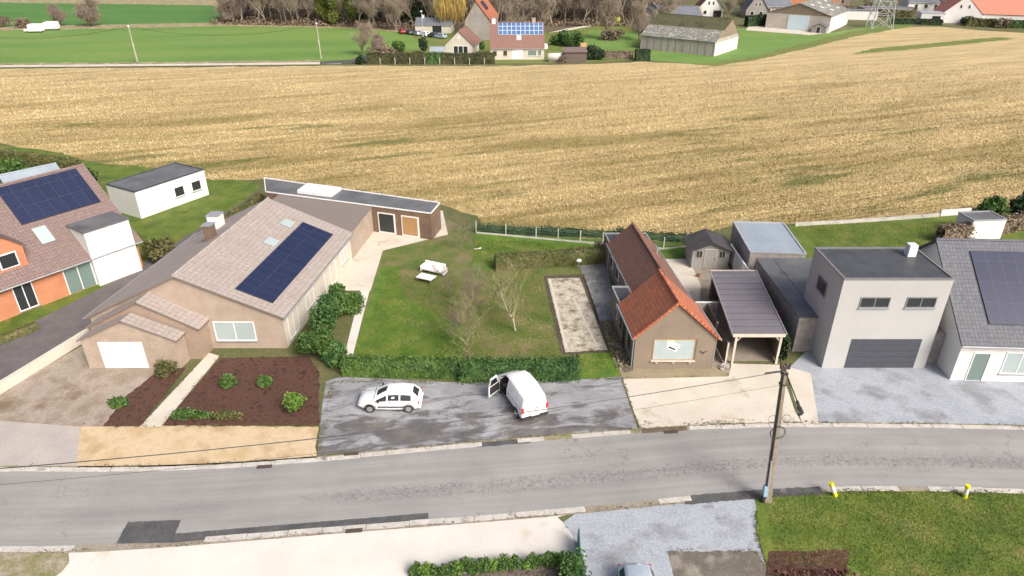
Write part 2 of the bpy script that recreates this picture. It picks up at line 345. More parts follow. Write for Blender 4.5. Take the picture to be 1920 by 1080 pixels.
def np_mesh(name, V, F, mat, parent=None, loc=None, attr=None, smooth=False):
    me = bpy.data.meshes.new(name); nv, nf, k = len(V), len(F), F.shape[1]
    me.vertices.add(nv); me.vertices.foreach_set('co', V.astype(np.float32).ravel())
    me.loops.add(nf * k); me.loops.foreach_set('vertex_index', F.astype(np.int32).ravel())
    me.polygons.add(nf); me.polygons.foreach_set('loop_start', np.arange(0, nf * k, k, dtype=np.int32))
    if attr is not None:
        a = me.attributes.new('shade', 'FLOAT', 'FACE'); a.data.foreach_set('value', attr.astype(np.float32))
    me.update(calc_edges=True)
    o = bpy.data.objects.new(name, me); COL.objects.link(o); me.materials.append(M(mat))
    if parent: o.parent = parent
    if loc: o.location = loc
    return o
def quads(C, size, upbias=0., aspect=1.4):
    """leaf quads of random orientation at centres C"""
    n = len(C)
    a = RNG.normal(size=(n, 3)); a /= np.linalg.norm(a, axis=1)[:, None]
    b = RNG.normal(size=(n, 3)); b[:, 2] += upbias; b -= a * np.sum(a * b, 1)[:, None]; b /= np.linalg.norm(b, axis=1)[:, None] + 1e-9
    s = (size * RNG.uniform(.6, 1.3, n))[:, None]
    V = np.stack([C - a * s - b * s * aspect, C + a * s - b * s * aspect * .7, C + a * s * .8 + b * s * aspect, C - a * s * .7 + b * s * aspect * .8], 1).reshape(-1, 3)
    return V, np.arange(n * 4).reshape(n, 4)
def tag(o, label=None, cat=None, group=None, kind=None):
    if label: o['label'] = label
    if cat: o['category'] = cat
    if group: o['group'] = group
    if kind: o['kind'] = kind
    return o
def thing(name, label, cat, loc=(0, 0, 0), rz=0, group=None):
    o = bpy.data.objects.new(name, None); COL.objects.link(o); o.empty_display_size = .2
    o.location = loc if len(loc) == 3 else (*loc, 0); o.rotation_euler = (0, 0, rz)
    return tag(o, label, cat, group)
def copy_tree(o, parent=None):
    c = o.copy(); COL.objects.link(c)
    if parent: c.parent = parent
    for ch in list(o.children): copy_tree(ch, c)
    return c
def ground(name, pts, z, mat, wob=0):
    """a flat sheet; wob jitters its outline so that soft ground has no ruled edge"""
    if wob:
        q = []
        for i, p in enumerate(pts):
            a, b = np.array(p, float), np.array(pts[(i + 1) % len(pts)], float)
            L = np.linalg.norm(b - a); n = max(1, int(L / (wob * 4)))
            d = (b - a) / L; nn = np.array((-d[1], d[0]))
            for k in range(n):
                j = 0 if k == 0 else RNG.uniform(-wob, wob)
                q.append(tuple(a + (b - a) * k / n + nn * j))
        pts = q
    mb = MB(); mb.add([(x, y, z) for x, y in pts], [tuple(range(len(pts)))])
    o = mb.build(name, mat)
    if o.data.polygons[0].normal.z < 0: o.data.flip_normals()
    return tag(o, kind='structure')

# ------------------------------------------------------------------ window / door / house builders
FACES = {'F': lambda W, D: ((0, 0), (1, 0), (0, -1)), 'R': lambda W, D: ((W, 0), (0, 1), (1, 0)),
         'L': lambda W, D: ((0, D), (0, -1), (-1, 0)), 'B': lambda W, D: ((W, D), (-1, 0), (0, 1))}
def opening(root, face, W, D, u, z, w, h, kind='window', frame='white_paint', glass='glass_dark', bars=1, fw=.07, off=0, X=None):
    (ox, oy), (ux, uy), (nx, ny) = FACES[face](W, D)
    ox += nx * off; oy += ny * off
    def P(a, b, c): return (ox + ux * a + nx * c, oy + uy * a + ny * c, b)
    def bx(mb, a0, a1, b0, b1, c0, c1):
        vs = [P(a, b, c) for c in (c0, c1) for b in (b0, b1) for a in (a0, a1)]
        mb.add(vs, [(0, 1, 3, 2), (4, 6, 7, 5), (0, 4, 5, 1), (1, 5, 7, 3), (3, 7, 6, 2), (2, 6, 4, 0)])
    fr = MB(X)
    bx(fr, u, u + fw, z, z + h, -.02, .05); bx(fr, u + w - fw, u + w, z, z + h, -.02, .05)
    bx(fr, u + fw, u + w - fw, z + h - fw, z + h, -.02, .05)
    if kind == 'window': bx(fr, u + fw, u + w - fw, z, z + fw, -.02, .05)
    for k in range(1, bars):
        a = u + w * k / bars; bx(fr, a - fw / 2, a + fw / 2, z + fw, z + h - fw, -.02, .04)
    f = fr.build(kind, frame, root)
    pn = MB(X); bx(pn, u + fw, u + w - fw, z + (fw if kind == 'window' else .01), z + h - fw, -.03, .015)
    pn.build('pane' if kind == 'window' else 'leaf', glass, f)
    if kind == 'window' and w > .7:
        sl = MB(X); bx(sl, u - .05, u + w + .05, z - .06, z - .003, -.02, .12); sl.build('sill', 'zinc', f)
    return f
def garage_door(root, face, W, D, u, z, w, h, mat='white_paint', panels=4, X=None, off=0):
    (ox, oy), (ux, uy), (nx, ny) = FACES[face](W, D)
    ox += nx * off; oy += ny * off
    mb = MB(X)
    for k in range(panels):
        b0, b1 = z + h * k / panels, z + h * (k + 1) / panels - .02
        vs = [(ox + ux * a + nx * c, oy + uy * a + ny * c, b) for c in (-.02, .03) for b in (b0, b1) for a in (u, u + w)]
        mb.add(vs, [(0, 1, 3, 2), (4, 6, 7, 5), (0, 4, 5, 1), (1, 5, 7, 3), (3, 7, 6, 2), (2, 6, 4, 0)])
    return mb.build('garage_door', mat, root)
def gable_parts(root, x0, x1, y0, y1, he, hr, wall, roof, axis='y', ov=.25, ovg=.2, t=.12, rx=None, X=None, gutter='zinc', ridge_cap=None, he2=None):
    """walls + two-slope roof; axis = direction of the ridge"""
    he2 = he if he2 is None else he2
    w = MB(X)
    if axis == 'y':
        c = (x0 + x1) / 2 if rx is None else rx
        w.extr_y([(x0, 0), (x1, 0), (x1, he2 - .05), (c, hr - .12), (x0, he - .05)], y0, y1)
        a, b = y0 - ovg, y1 + ovg
        sl, sr = (hr - he) / (c - x0), (hr - he2) / (x1 - c)
        eL, eR = (x0 - ov, he - sl * ov), (x1 + ov, he2 - sr * ov)
        r = MB(X)
        r.slab((eL[0], b, eL[1]), (eL[0], a, eL[1]), (c, a, hr), (c, b, hr), t)
        r.slab((eR[0], a, eR[1]), (eR[0], b, eR[1]), (c, b, hr), (c, a, hr), t)
        wo = w.build('wall', wall, root); ro = r.build('roof', roof, root)
        for e, sg in ((eL, -1), (eR, 1)): g = MB(X); g.tube([(e[0] + sg * .06, a, e[1] - .06), (e[0] + sg * .06, b, e[1] - .06)], .06, 6); g.build('gutter', gutter, ro)
        cp = MB(X); cp.tube([(c, a - .01, hr + .01), (c, b + .01, hr + .01)], .11, 6); cp.build('ridge', ridge_cap or (roof + '_cap' if roof + '_cap' in MATS else roof), ro)
    else:
        c = (y0 + y1) / 2 if rx is None else rx
        w.extr_x([(y0, 0), (y1, 0), (y1, he2 - .05), (c, hr - .12), (y0, he - .05)], x0, x1)
        a, b = x0 - ovg, x1 + ovg
        sf, sb = (hr - he) / (c - y0), (hr - he2) / (y1 - c)
        eF, eB = (y0 - ov, he - sf * ov), (y1 + ov, he2 - sb * ov)
        r = MB(X)
        r.slab((a, eF[0], eF[1]), (b, eF[0], eF[1]), (b, c, hr), (a, c, hr), t)
        r.slab((b, eB[0], eB[1]), (a, eB[0], eB[1]), (a, c, hr), (b, c, hr), t)
        wo = w.build('wall', wall, root); ro = r.build('roof', roof, root)
        for e, sg in ((eF, -1), (eB, 1)): g = MB(X); g.tube([(a, e[0] + sg * .06, e[1] - .06), (b, e[0] + sg * .06, e[1] - .06)], .06, 6); g.build('gutter', gutter, ro)
        cp = MB(X); cp.tube([(a - .01, c, hr + .01), (b + .01, c, hr + .01)], .11, 6); cp.build('ridge', ridge_cap or (roof + '_cap' if roof + '_cap' in MATS else roof), ro)
    return wo, ro
def flat_block(root, x0, x1, y0, y1, h, wall, roof, trim='zinc', X=None, par=.12, tw=.12):
    w = MB(X); w.box(x0, x1, y0, y1, 0, h); w.build('wall', wall, root)
    r = MB(X); r.box(x0 + tw, x1 - tw, y0 + tw, y1 - tw, h + .003, h + .04); ro = r.build('flat_roof', roof, root)
    tr = MB(X)
    tr.box(x0 - .04, x1 + .04, y0 - .04, y0 + tw - .003, h + .002, h + par); tr.box(x0 - .04, x1 + .04, y1 - tw + .003, y1 + .04, h + .002, h + par)
    tr.box(x0 - .04, x0 + tw - .003, y0 + tw, y1 - tw, h + .002, h + par); tr.box(x1 - tw + .003, x1 + .04, y0 + tw, y1 - tw, h + .002, h + par)
    tr.build('roof_edge', trim, ro); return ro
def roof_panel(root, p00, p10, p11, p01, mat, name='solar_array', lift=.1, X=None, t=.05):
    A, B, C, D = [np.array(p, float) for p in (p00, p10, p11, p01)]
    n = np.cross(B - A, D - A); n /= np.linalg.norm(n)
    if n[2] < 0: n = -n
    mb = MB(X); mb.slab(*[tuple(p + n * lift) for p in (A, B, C, D)], t)
    return mb.build(name, mat, root)
def chimney(root, x, y, z0, z1, s=.5, mat='brick_brown', name='chimney', X=None):
    c = MB(X); c.box(x - s / 2, x + s / 2, y - s / 2, y + s / 2, z0, z1); o = c.build(name, mat, root)
    k = MB(X); k.box(x - s / 2 - .06, x + s / 2 + .06, y - s / 2 - .06, y + s / 2 + .06, z1 + .002, z1 + .09); k.build('chimney_cap', 'zinc', o)

# ------------------------------------------------------------------ plants
def hedge(label, p0, p1, w, h, mat, name='hedge', leaf=.05, dens=90, group=None, cat='hedge', wob=.06):
    p0, p1 = np.array(p0, float), np.array(p1, float); L = np.linalg.norm(p1 - p0); a = math.atan2(*(p1 - p0)[::-1])
    nx, nz = max(2, int(L / .5)), max(2, int(h / .4))
    # lumpy core
    prof = [(-w / 2, 0), (-w / 2 * 1.03, h * .5), (-w / 2 * .95, h * .95), (0, h), (w / 2 * .95, h * .95), (w / 2 * 1.03, h * .5), (w / 2, 0)]
    V = []; 
    for i in range(nx + 1):
        for (y, z) in prof: V.append((L * i / nx, y * .94 + RNG.normal() * wob * .4, z * .96 + (RNG.normal() * wob * .4 if z > 0 else 0)))
    k = len(prof); F = [(i * k + j, (i + 1) * k + j, (i + 1) * k + j + 1, i * k + j + 1) for i in range(nx) for j in range(k - 1)]
    V0 = np.array(V); F0 = np.array(F)
    n = int(dens * (L * (w + 2 * h) + 2 * w * h))
    n = min(n, 26000)
    side = RNG.random(n) * (w + 2 * h + 2 * w * h / L)
    C = np.zeros((n, 3)); C[:, 0] = RNG.random(n) * L
    top = side < w; s1 = (side >= w) & (side < w + h); s2 = (side >= w + h) & (side < w + 2 * h); en = side >= w + 2 * h
    C[top, 1] = (RNG.random(top.sum()) - .5) * w; C[top, 2] = h
    for s, y in ((s1, -w / 2), (s2, w / 2)): C[s, 1] = y; C[s, 2] = RNG.random(s.sum()) * h
    C[en, 0] = (RNG.random(en.sum()) < .5) * L; C[en, 1] = (RNG.random(en.sum()) - .5) * w; C[en, 2] = RNG.random(en.sum()) * h
    C += RNG.normal(size=C.shape) * wob
    C[:, 2] = np.clip(C[:, 2] + (np.sin(C[:, 0] * 1.7) + np.sin(C[:, 0] * .6 + 2)) * .03 * (C[:, 2] / h), .02, None)
    V1, F1 = quads(C, leaf)
    o = np_mesh(name, np.vstack([V0, V1]), np.vstack([F0, F1 + len(V0)]), mat, loc=(p0[0], p0[1], 0))
    o.rotation_euler = (0, 0, a); return tag(o, label, cat, group)
def blob_pts(n, r, c=(0, 0, 0), lumps=7, seed=0):
    g = np.random.default_rng(seed)
    d = g.normal(size=(n, 3)); d /= np.linalg.norm(d, axis=1)[:, None]
    L = g.normal(size=(lumps, 3)); L /= np.linalg.norm(L, axis=1)[:, None]
    amp = 0.72 + .38 * np.max((d @ L.T) ** 3, axis=1)
    rr = amp * (g.random(n) ** .22)
    return d * rr[:, None] * np.array(r) + np.array(c)
def bush(label, loc, r, mat, n=1500, leaf=.06, name='bush', seed=1, group=None, cat='bush'):
    g = np.random.default_rng(seed + 900); parts = []
    for k in range(6):
        a_, q = g.random() * 2 * pi, g.uniform(.25, .6); f = g.uniform(.42, .72)
        parts.append(blob_pts(n // 6, tuple(x * f for x in r), (r[0] * q * cos(a_), r[1] * q * sin(a_), r[2] * g.uniform(.4, 1.25)), seed=seed * 7 + k))
    C = np.vstack(parts); C += g.normal(size=C.shape) * leaf * 1.1; C[:, 2] = np.abs(C[:, 2])
    V, F = quads(C, leaf)
    o = np_mesh(name, V, F, mat, loc=(loc[0], loc[1], 0)); return tag(o, label, cat, group)
def branches(seed, h, spread=.55, levels=4, r0=.12, fork=.28, n0=7, up=.35, twig=.012, nseg=3, low=.25):
    """recursive bare branches, returns lists of (trunk tubes) and (twig tubes)"""
    rg = random.Random(seed); segs = []
    def grow(p, d, L, r, lv):
        pts = [p]; q = p.copy(); dd = d.copy()
        for i in range(nseg):
            dd = dd + np.array([rg.gauss(0, .13), rg.gauss(0, .13), rg.gauss(0, .06) + .05]); dd /= np.linalg.norm(dd)
            q = q + dd * L / nseg; pts.append(q.copy())
        segs.append((pts, r, max(r * .45, twig), lv))
        if lv >= levels: return
        k = n0 if lv == 0 else rg.randint(4, 6)
        for j in range(k):
            f = low + (1 - low) * (j + rg.random()) / k if lv == 0 else .25 + .75 * (j + rg.random()) / k
            i = min(int(f * nseg), nseg - 1); b = pts[i] + (pts[i + 1] - pts[i]) * (f * nseg - i)
            az = rg.uniform(0, 2 * pi) + j * 2.4
            o = np.array([cos(az), sin(az), up + rg.uniform(-.1, .3)]); nd_ = dd * (1 - spread) + o * spread; nd_ /= np.linalg.norm(nd_)
            grow(b, nd_, L * rg.uniform(.42, .62) * (1.15 - .35 * f if lv == 0 else 1), max(r * .5, twig), lv + 1)
    grow(np.zeros(3), np.array([0, 0, 1.]), h * .72, r0, 0)
    return segs
def tree_from(segs, parent, tmat, cmat, cut=1):
    for nm, mat, cond in (('trunk', tmat, lambda l: l < cut), ('crown', cmat, lambda l: l >= cut)):
        mb = MB()
        for pts, ra, rb, lv in segs:
            if cond(lv):
                N = len(pts); mb.tube(pts, [ra + (rb - ra) * i / (N - 1) for i in range(N)], 6 if lv == 0 else (4 if lv == 1 else 3), cap=False)
        mb.build(nm, mat, parent, smooth=True)
def twig_haze(segs, parent, mat, n, l=.22, w=.005, jit=.12, mn=2):
    ends = np.array([p for pts, a, b, lv in segs if lv >= mn for p in pts[1:]])
    C = ends[RNG.integers(0, len(ends), n)] + RNG.normal(size=(n, 3)) * jit
    d = RNG.normal(size=C.shape); d[:, 2] = np.abs(d[:, 2]) + .5; d /= np.linalg.norm(d, axis=1)[:, None]
    q = np.cross(d, RNG.normal(size=C.shape)); q /= np.linalg.norm(q, axis=1)[:, None]
    V = np.stack([C - d * l - q * w, C - d * l + q * w, C + d * l], 1).reshape(-1, 3)
    np_mesh('twigs', V, np.arange(len(V)).reshape(-1, 3), mat, parent)
def far_tree(kind, label, loc, group, s=1, rz=0, protos={}, name=None, cat='tree'):
    """trees of the far wood: prototype built once per kind, then copied"""
    if kind not in protos:
        root = thing(name or 'bare_tree', label, cat, loc, rz, group)
        P = kind.split('_'); sd = int(P[1]); rg = np.random.default_rng(sd + 50)
        if P[0] in ('wood', 'oak', 'shrub'):
            h = {'wood': 17, 'oak': 13, 'shrub': 6}[P[0]]
            sg = branches(sd, h, spread={'wood': .42, 'oak': .6, 'shrub': .7}[P[0]], levels=2, r0={'wood': .22, 'oak': .35, 'shrub': .25}[P[0]], n0={'wood': 13, 'oak': 13, 'shrub': 14}[P[0]],
                          twig=.04, nseg=3, low={'wood': .14, 'oak': .12, 'shrub': .04}[P[0]])
            tree_from(sg, root, 'bark_pale' if (P[0] == 'wood' and sd % 2) else 'bark', 'twig_far', 1)
            # fine twig haze at the branch ends
            ends = np.array([p for pts, a, b, lv in sg if lv == 2 for p in pts[1:]])
            idx = rg.integers(0, len(ends), {'wood': 3600, 'oak': 5200, 'shrub': 4200}[P[0]])
            C = ends[idx] + rg.normal(size=(len(idx), 3)) * (.5 if P[0] != 'shrub' else .35)
            d = rg.normal(size=C.shape); d[:, 2] = np.abs(d[:, 2]) + .4; d /= np.linalg.norm(d, axis=1)[:, None]
            sd_ = np.cross(d, rg.normal(size=C.shape)); sd_ /= np.linalg.norm(sd_, axis=1)[:, None]
            l, w = .55, .026
            V = np.stack([C - d * l - sd_ * w, C - d * l + sd_ * w, C + d * l], 1).reshape(-1, 3)
            np_mesh('twigs', V, np.arange(len(V)).reshape(-1, 3), 'twig_red' if P[0] == 'shrub' else ('twig_far' if sd % 2 else 'twig'), root)
        elif P[0] == 'conifer':
            mb = MB(); mb.tube([(0, 0, 0), (0, 0, 14)], [.25, .05], 6); mb.build('trunk', 'bark', root)
            n = 5200; z = rg.random(n) ** .8 * 14 + 1; r = (15.5 - z) / 15.5 * 3.4 * (.35 + .65 * rg.random(n) ** .4) * (1 + .25 * np.sin(z * 4)); a = rg.random(n) * 2 * pi
            V, F = quads(np.stack([r * np.cos(a), r * np.sin(a), z], 1), .17); np_mesh('crown', V, F, 'leaf_dark', root)
        elif P[0] == 'ivy':
            mb = MB(); mb.tube([(0, 0, 0), (.2, 0, 8), (0, .2, 15)], [.28, .2, .06], 6); mb.build('trunk', 'bark', root)
            C = np.vstack([blob_pts(900, (1.7, 1.7, 2.6), (rg.normal() * 1.0, rg.normal() * 1.0, 3 + k * 2.3), seed=sd * 9 + k) for k in range(5)])
            V, F = quads(C, .16); np_mesh('crown', V, F, 'leaf_ivy', root)
        elif P[0] == 'willow':
            sg = branches(sd, 11, spread=.5, levels=2, r0=.4, n0=10, twig=.05, low=.2); tree_from(sg, root, 'bark', 'willow_leaf', 1)
            C = blob_pts(1100, (4.6, 4.6, 3.6), (0, 0, 7.6), seed=3)
            l = rg.uniform(1., 2.6, len(C)); w = .05; a = rg.random(len(C)) * pi; sx = np.stack([np.cos(a), np.sin(a), a * 0], 1) * w
            Vs = []
            for k in range(3):
                CC = C + rg.normal(size=C.shape) * .5
                dn = np.stack([rg.normal(size=len(C)) * .25, rg.normal(size=len(C)) * .25, -l], 1)
                Vs.append(np.stack([CC - sx, CC + sx, CC + dn + sx * .4, CC + dn - sx * .4], 1).reshape(-1, 3))
            V = np.vstack(Vs); np_mesh('foliage', V, np.arange(len(V)).reshape(-1, 4), 'willow_leaf', root)
        root.scale = (s, s, s); protos[kind] = root; return root
    c = copy_tree(protos[kind]); c.location = (*loc, 0); c.rotation_euler = (0, 0, rz); c.scale = (s, s, s)
    c['label'] = label; c['category'] = cat
    if name: c.name = name
    if group: c['group'] = group
    elif 'group' in c: del c['group']
    return c
# ------------------------------------------------------------------ cars
VAN = [(0, .38, .95, 1.62, .80, .60), (.1, .3, .97, 1.76, .84, .66), (1.3, .25, .98, 1.85, .86, .70), (2.2, .25, 1.0, 1.82, .86, .69), (2.75, .25, 1.0, 1.68, .86, .65),
       (3.3, .25, .98, 1.1, .85, .74), (3.85, .28, .86, .96, .81, .70), (4.12, .38, .66, .74, .72, .60)]
HATCH = [(0, .4, .72, .82, .76, .66), (.12, .3, .86, 1.0, .84, .7), (.5, .25, .9, 1.4, .87, .6), (1.3, .22, .92, 1.48, .88, .62), (2.15, .22, .92, 1.43, .88, .61),
         (2.95, .24, .9, .98, .87, .74), (3.75, .28, .8, .86, .82, .7), (4.15, .4, .55, .6, .7, .58)]
CAMPER = [(0, .5, 1.2, 2.3, 1.0, .9), (.1, .4, 1.2, 2.5, 1.05, .95), (3.2, .35, 1.2, 2.55, 1.05, .95), (3.9, .35, 1.2, 2.3, 1.0, .85), (4.5, .35, 1.15, 1.3, .98, .85), (5.2, .35, .95, 1.05, .94, .8), (5.4, .45, .7, .8, .85, .7)]
def vehicle(name, label, cat, loc, rz, paint, S=VAN, glass_side=((3, 5),), glass_back=None, front=(4, 5), door_open=False, group=None, wy=(.75, 3.35), detail=True):
    root = thing(name, label, cat, loc, rz, group)
    def ring(s):
        y, zb, ze, zr, wb, wr = s
        h = [(-wb * .93, zb), (-wb, zb + .14), (-wb, ze), (-wr, zr - .07), (-wr * .82, zr)]
        return [(x, y, z) for x, z in h] + [(0, y, zr + .025)] + [(-x, y, z) for x, z in h[::-1]]
    rg = [ring(s) for s in S]; n = 11
    V = [p for r in rg for p in r]; F = []
    for i in range(len(rg) - 1):
        for k in range(n):
            if door_open and i in (3, 4) and k in (1, 2): continue
            if door_open and i == 4 and k == 3: continue
            F.append((i * n + k, (i + 1) * n + k, (i + 1) * n + (k + 1) % n, i * n + (k + 1) % n))
    F += [tuple(range(n)), tuple(range((len(rg) - 1) * n, len(rg) * n))[::-1]]
    mb = MB(); mb.add(V, F); body = mb.build('body', paint, root, smooth=True, bevel=.03)
    body.data.materials.append(M('interior_dark'))
    def panel(i, j, side, f=(.06, .94), g=(.1, .9), out=.012):
        def at(i_, q, k0, k1):
            a, b = np.array(rg[i_][k0]), np.array(rg[i_][k1]); return a + (b - a) * q
        k0, k1 = (2, 3) if side < 0 else (8, 7)
        qs = []
        for ii in (i, j): qs.append([at(ii, g[0], k0, k1), at(ii, g[1], k0, k1)])
        a = qs[0][0] + (qs[1][0] - qs[0][0]) * f[0]; b = qs[0][0] + (qs[1][0] - qs[0][0]) * f[1]
        c = qs[0][1] + (qs[1][1] - qs[0][1]) * f[1]; d = qs[0][1] + (qs[1][1] - qs[0][1]) * f[0]
        o = np.array((side * out, 0, 0)); m = MB()
        m.add([tuple(p + o) for p in (a, b, c, d)] + [tuple(p - o) for p in (a, b, c, d)], [(0, 1, 2, 3), (7, 6, 5, 4), (0, 4, 5, 1), (1, 5, 6, 2), (2, 6, 7, 3), (3, 7, 4, 0)])
        m.build('side_window', 'glass_dark', root)
    for i, j in glass_side:
        for side in (-1, 1):
            if door_open and side < 0: continue
            for q in range(i, j): panel(q, q + 1, side, g=(.12, .85))
    def screen(i, j, nm):
        a, b, c, d = [np.array(p) for p in (rg[i][3], rg[i][7], rg[j][7], rg[j][3])]
        mid = [np.array(rg[i][5]), np.array(rg[j][5])]
        n_ = np.cross(b - a, d - a); n_ /= np.linalg.norm(n_)
        if n_[2] < 0: n_ = -n_
        c0 = (a + b + c + d) / 4
        pts = [c0 + (p - c0) * .88 + n_ * .035 for p in (a, mid[0], b, c, mid[1], d)]
        m = MB(); m.add([tuple(p) for p in pts] + [tuple(p - n_ * .03) for p in pts], [(0, 1, 4, 5), (1, 2, 3, 4), (6, 11, 10, 7), (7, 10, 9, 8), (0, 5, 11, 6), (2, 8, 9, 3), (0, 6, 7, 1), (1, 7, 8, 2), (3, 9, 10, 4), (4, 10, 11, 5)])
        m.build(nm, 'glass_dark', root)
    screen(front[0], front[1], 'windscreen')
    if glass_back: screen(glass_back[0], glass_back[1], 'rear_window')
    W = S[2][4]
    for y in wy:
        for sd in (-1, 1):
            w = MB(); w.tube([(sd * (W - .2), y, .31), (sd * (W + .015), y, .31)], .31, 18); t = w.build('wheel', 'tyre', root)
            r = MB(); r.tube([(sd * (W + .0), y, .31), (sd * (W + .03), y, .31)], .2, 14); r.build('rim', 'rim', t)
            if detail:
                a = MB()
                for q in range(9):
                    an = pi * q / 8; a.obox((sd * (W + .002), y + .36 * cos(an), .31 + .36 * sin(an)), (.03, .15, .05), rx=an + pi / 2)
                a.build('wheel_arch', 'rubber', root)
    if detail:
        for sd in (-1, 1):
            l = MB(); l.obox((sd * (S[1][4] - .07), -.005 if S is VAN else .04, .95 if S is VAN else .78), (.13, .08, .34 if S is VAN else .16)); l.build('tail_light', 'lamp_red', root)
            l = MB(); l.obox((sd * .6, S[-1][0] - .06, S[-1][2] + .02), (.26, .12, .14)); l.build('headlight', 'steel', root)
        b = MB(); b.obox((0, -.0, .4), (S[1][4] * 1.9, .16, .15)); b.build('rear_bumper', 'rubber' if S is VAN else paint, root)
        p = MB(); p.obox((0, -.09 if S is VAN else -.1, .56), (.5, .02, .11)); p.build('number_plate', 'white_paint', root)
        zr_ = S[2][3]; van = S is VAN
        m = MB()
        for sd in (-1, 1):
            if not (door_open and sd < 0):
                for y in ((1.25, 2.15, 3.2) if van else (1.15, 2.05, 2.95)): m.obox((sd * (W + .001), y, .66), (.012, .018, .58))
            m.obox((sd * (W + .001), 1.25 if van else 2.0, .97 if van else .93), (.012, 2.2 if van else 1.9, .014))
            m.obox((sd * (W + .012), 1.95, .86), (.03, .14, .035))
            if not van: m.obox((sd * (W + .012), 1.1, .86), (.03, .14, .035))
        if van: m.obox((0, -.012, 1.0), (.014, .02, 1.1)); m.obox((.1, -.02, .95), (.14, .03, .04))
        m.obox((0, S[front[1]][0] + .12, S[front[1]][3] - .0), (1.35, .02, .05)); m.build('door_seams', 'rubber', root)
        for sd in (-1, 1):
            k = MB(); k.obox((sd * (W + .012), 1.75, .48), (.03, 2.1, .1)); k.build('side_trim', 'rubber', root)
            if not (door_open and sd < 0):
                k = MB(); k.obox((sd * (W + .12), S[front[1]][0] - .25, 1.02), (.18, .1, .14)); k.build('mirror', 'rubber', root)
    if door_open:
        c = MB(); c.box(-.72, .74, 2.15, 2.2, .35, 1.7); c.box(-.8, .8, 2.2, 3.3, .3, .36); c.build('cabin', 'interior_dark', root)
        for x in (-.42, .4):
            s_ = MB(); s_.obox((x, 2.62, .72), (.46, .46, .16)); s_.obox((x, 2.38, 1.05), (.46, .14, .62), rx=.15); s_.obox((x, 2.33, 1.45), (.24, .1, .16)); s_.build('seat', 'rubber', root, bevel=.03)
        s_ = MB(); s_.obox((0, 3.2, .92), (1.4, .25, .2)); s_.tube([(-.42 + .19 * cos(a), 2.98 - .06 * sin(a), 1.0 + .19 * sin(a)) for a in np.linspace(0, 2 * pi, 15)], .018, 5); s_.build('dashboard', 'rubber', root)
        # driver's door swung open about its front hinge
        d = bpy.data.objects.new('door', None); COL.objects.link(d); bpy.data.objects.remove(d)
        X = lambda x, y, z: (x, y, z)
        an = R(62)
        def H(x, y, z):  # rotate about hinge at (-.86, 3.2)
            yy = y - 3.25; xx = x + .87
            return (-.87 + xx * cos(an) + yy * sin(an), 3.25 - xx * sin(an) + yy * cos(an), z)
        m = MB(H)
        m.box(-.9, -.84, 2.22, 3.25, .32, 1.0)
        for y0, y1 in ((2.22, 2.30), (3.1, 3.2)):
            m.add([(-.9, y0, 1.0), (-.9, y1, 1.0), (-.74, y1 - (.38 if y0 > 3 else 0), 1.62), (-.74, y0 - (.38 if y0 > 3 else 0), 1.62), (-.84, y0, 1.0), (-.84, y1, 1.0), (-.69, y1 - (.38 if y0 > 3 else 0), 1.6), (-.69, y0 - (.38 if y0 > 3 else 0), 1.6)],
                  [(0, 1, 2, 3), (7, 6, 5, 4), (0, 4, 5, 1), (1, 5, 6, 2), (2, 6, 7, 3), (3, 7, 4, 0)])
        m.box(-.76, -.68, 2.22, 2.82, 1.6, 1.68)
        do = m.build('door', paint, root)
        gl = MB(H); gl.add([(-.885, 2.3, 1.0), (-.885, 3.1, 1.0), (-.735, 2.74, 1.6), (-.735, 2.3, 1.6), (-.86, 2.3, 1.0), (-.86, 3.1, 1.0), (-.71, 2.74, 1.6), (-.71, 2.3, 1.6)],
                           [(0, 1, 2, 3), (7, 6, 5, 4), (0, 4, 5, 1), (1, 5, 6, 2), (2, 6, 7, 3), (3, 7, 4, 0)]); gl.build('door_window', 'glass_dark', do)
        il = MB(H); il.box(-.836, -.80, 2.3, 3.15, .45, .97); il.build('door_lining', 'rubber', do)
        mr = MB(H); mr.box(-1.1, -.91, 2.95, 3.05, .98, 1.14); mr.build('mirror', 'rubber', do)
    return root

# ------------------------------------------------------------------ camera, sky, sun
SC.render.resolution_x, SC.render.resolution_y = 1024, 576
cam = bpy.data.cameras.new('Camera'); co = bpy.data.objects.new('Camera', cam); COL.objects.link(co)
cam.sensor_width = 36; cam.lens = 24; cam.clip_end = 3000
co.location = (0, 0, 29); co.rotation_euler = (R(90 - 28), 0, 0); SC.camera = co
SC.view_settings.view_transform = 'Standard'; SC.view_settings.look = 'None'
SC.view_settings.exposure = EXPO = 0.76; SC.view_settings.gamma = 1
SUN_EL, SUN_AZ = R(42), R(140)        # azimuth clockwise from +Y: right and behind the camera
w = bpy.data.worlds.new('World'); SC.world = w; w.use_nodes = True; t = w.node_tree
bg = t.nodes['Background']; sky = t.nodes.new('ShaderNodeTexSky'); sky.sky_type = 'NISHITA'; sky.sun_disc = False
sky.sun_elevation = SUN_EL; sky.sun_rotation = SUN_AZ; sky.dust_density = 7; sky.air_density = .55; sky.ozone_density = .6; sky.altitude = 100
t.links.new(sky.outputs[0], bg.inputs[0]); bg.inputs[1].default_value = .115
sl = bpy.data.lights.new('Sun', 'SUN'); sl.energy = 1.75; sl.angle = R(24); sl.color = (1, .965, .9)
so = bpy.data.objects.new('Sun', sl); COL.objects.link(so)
so.rotation_euler = (R(90) - SUN_EL, 0, pi - SUN_AZ)

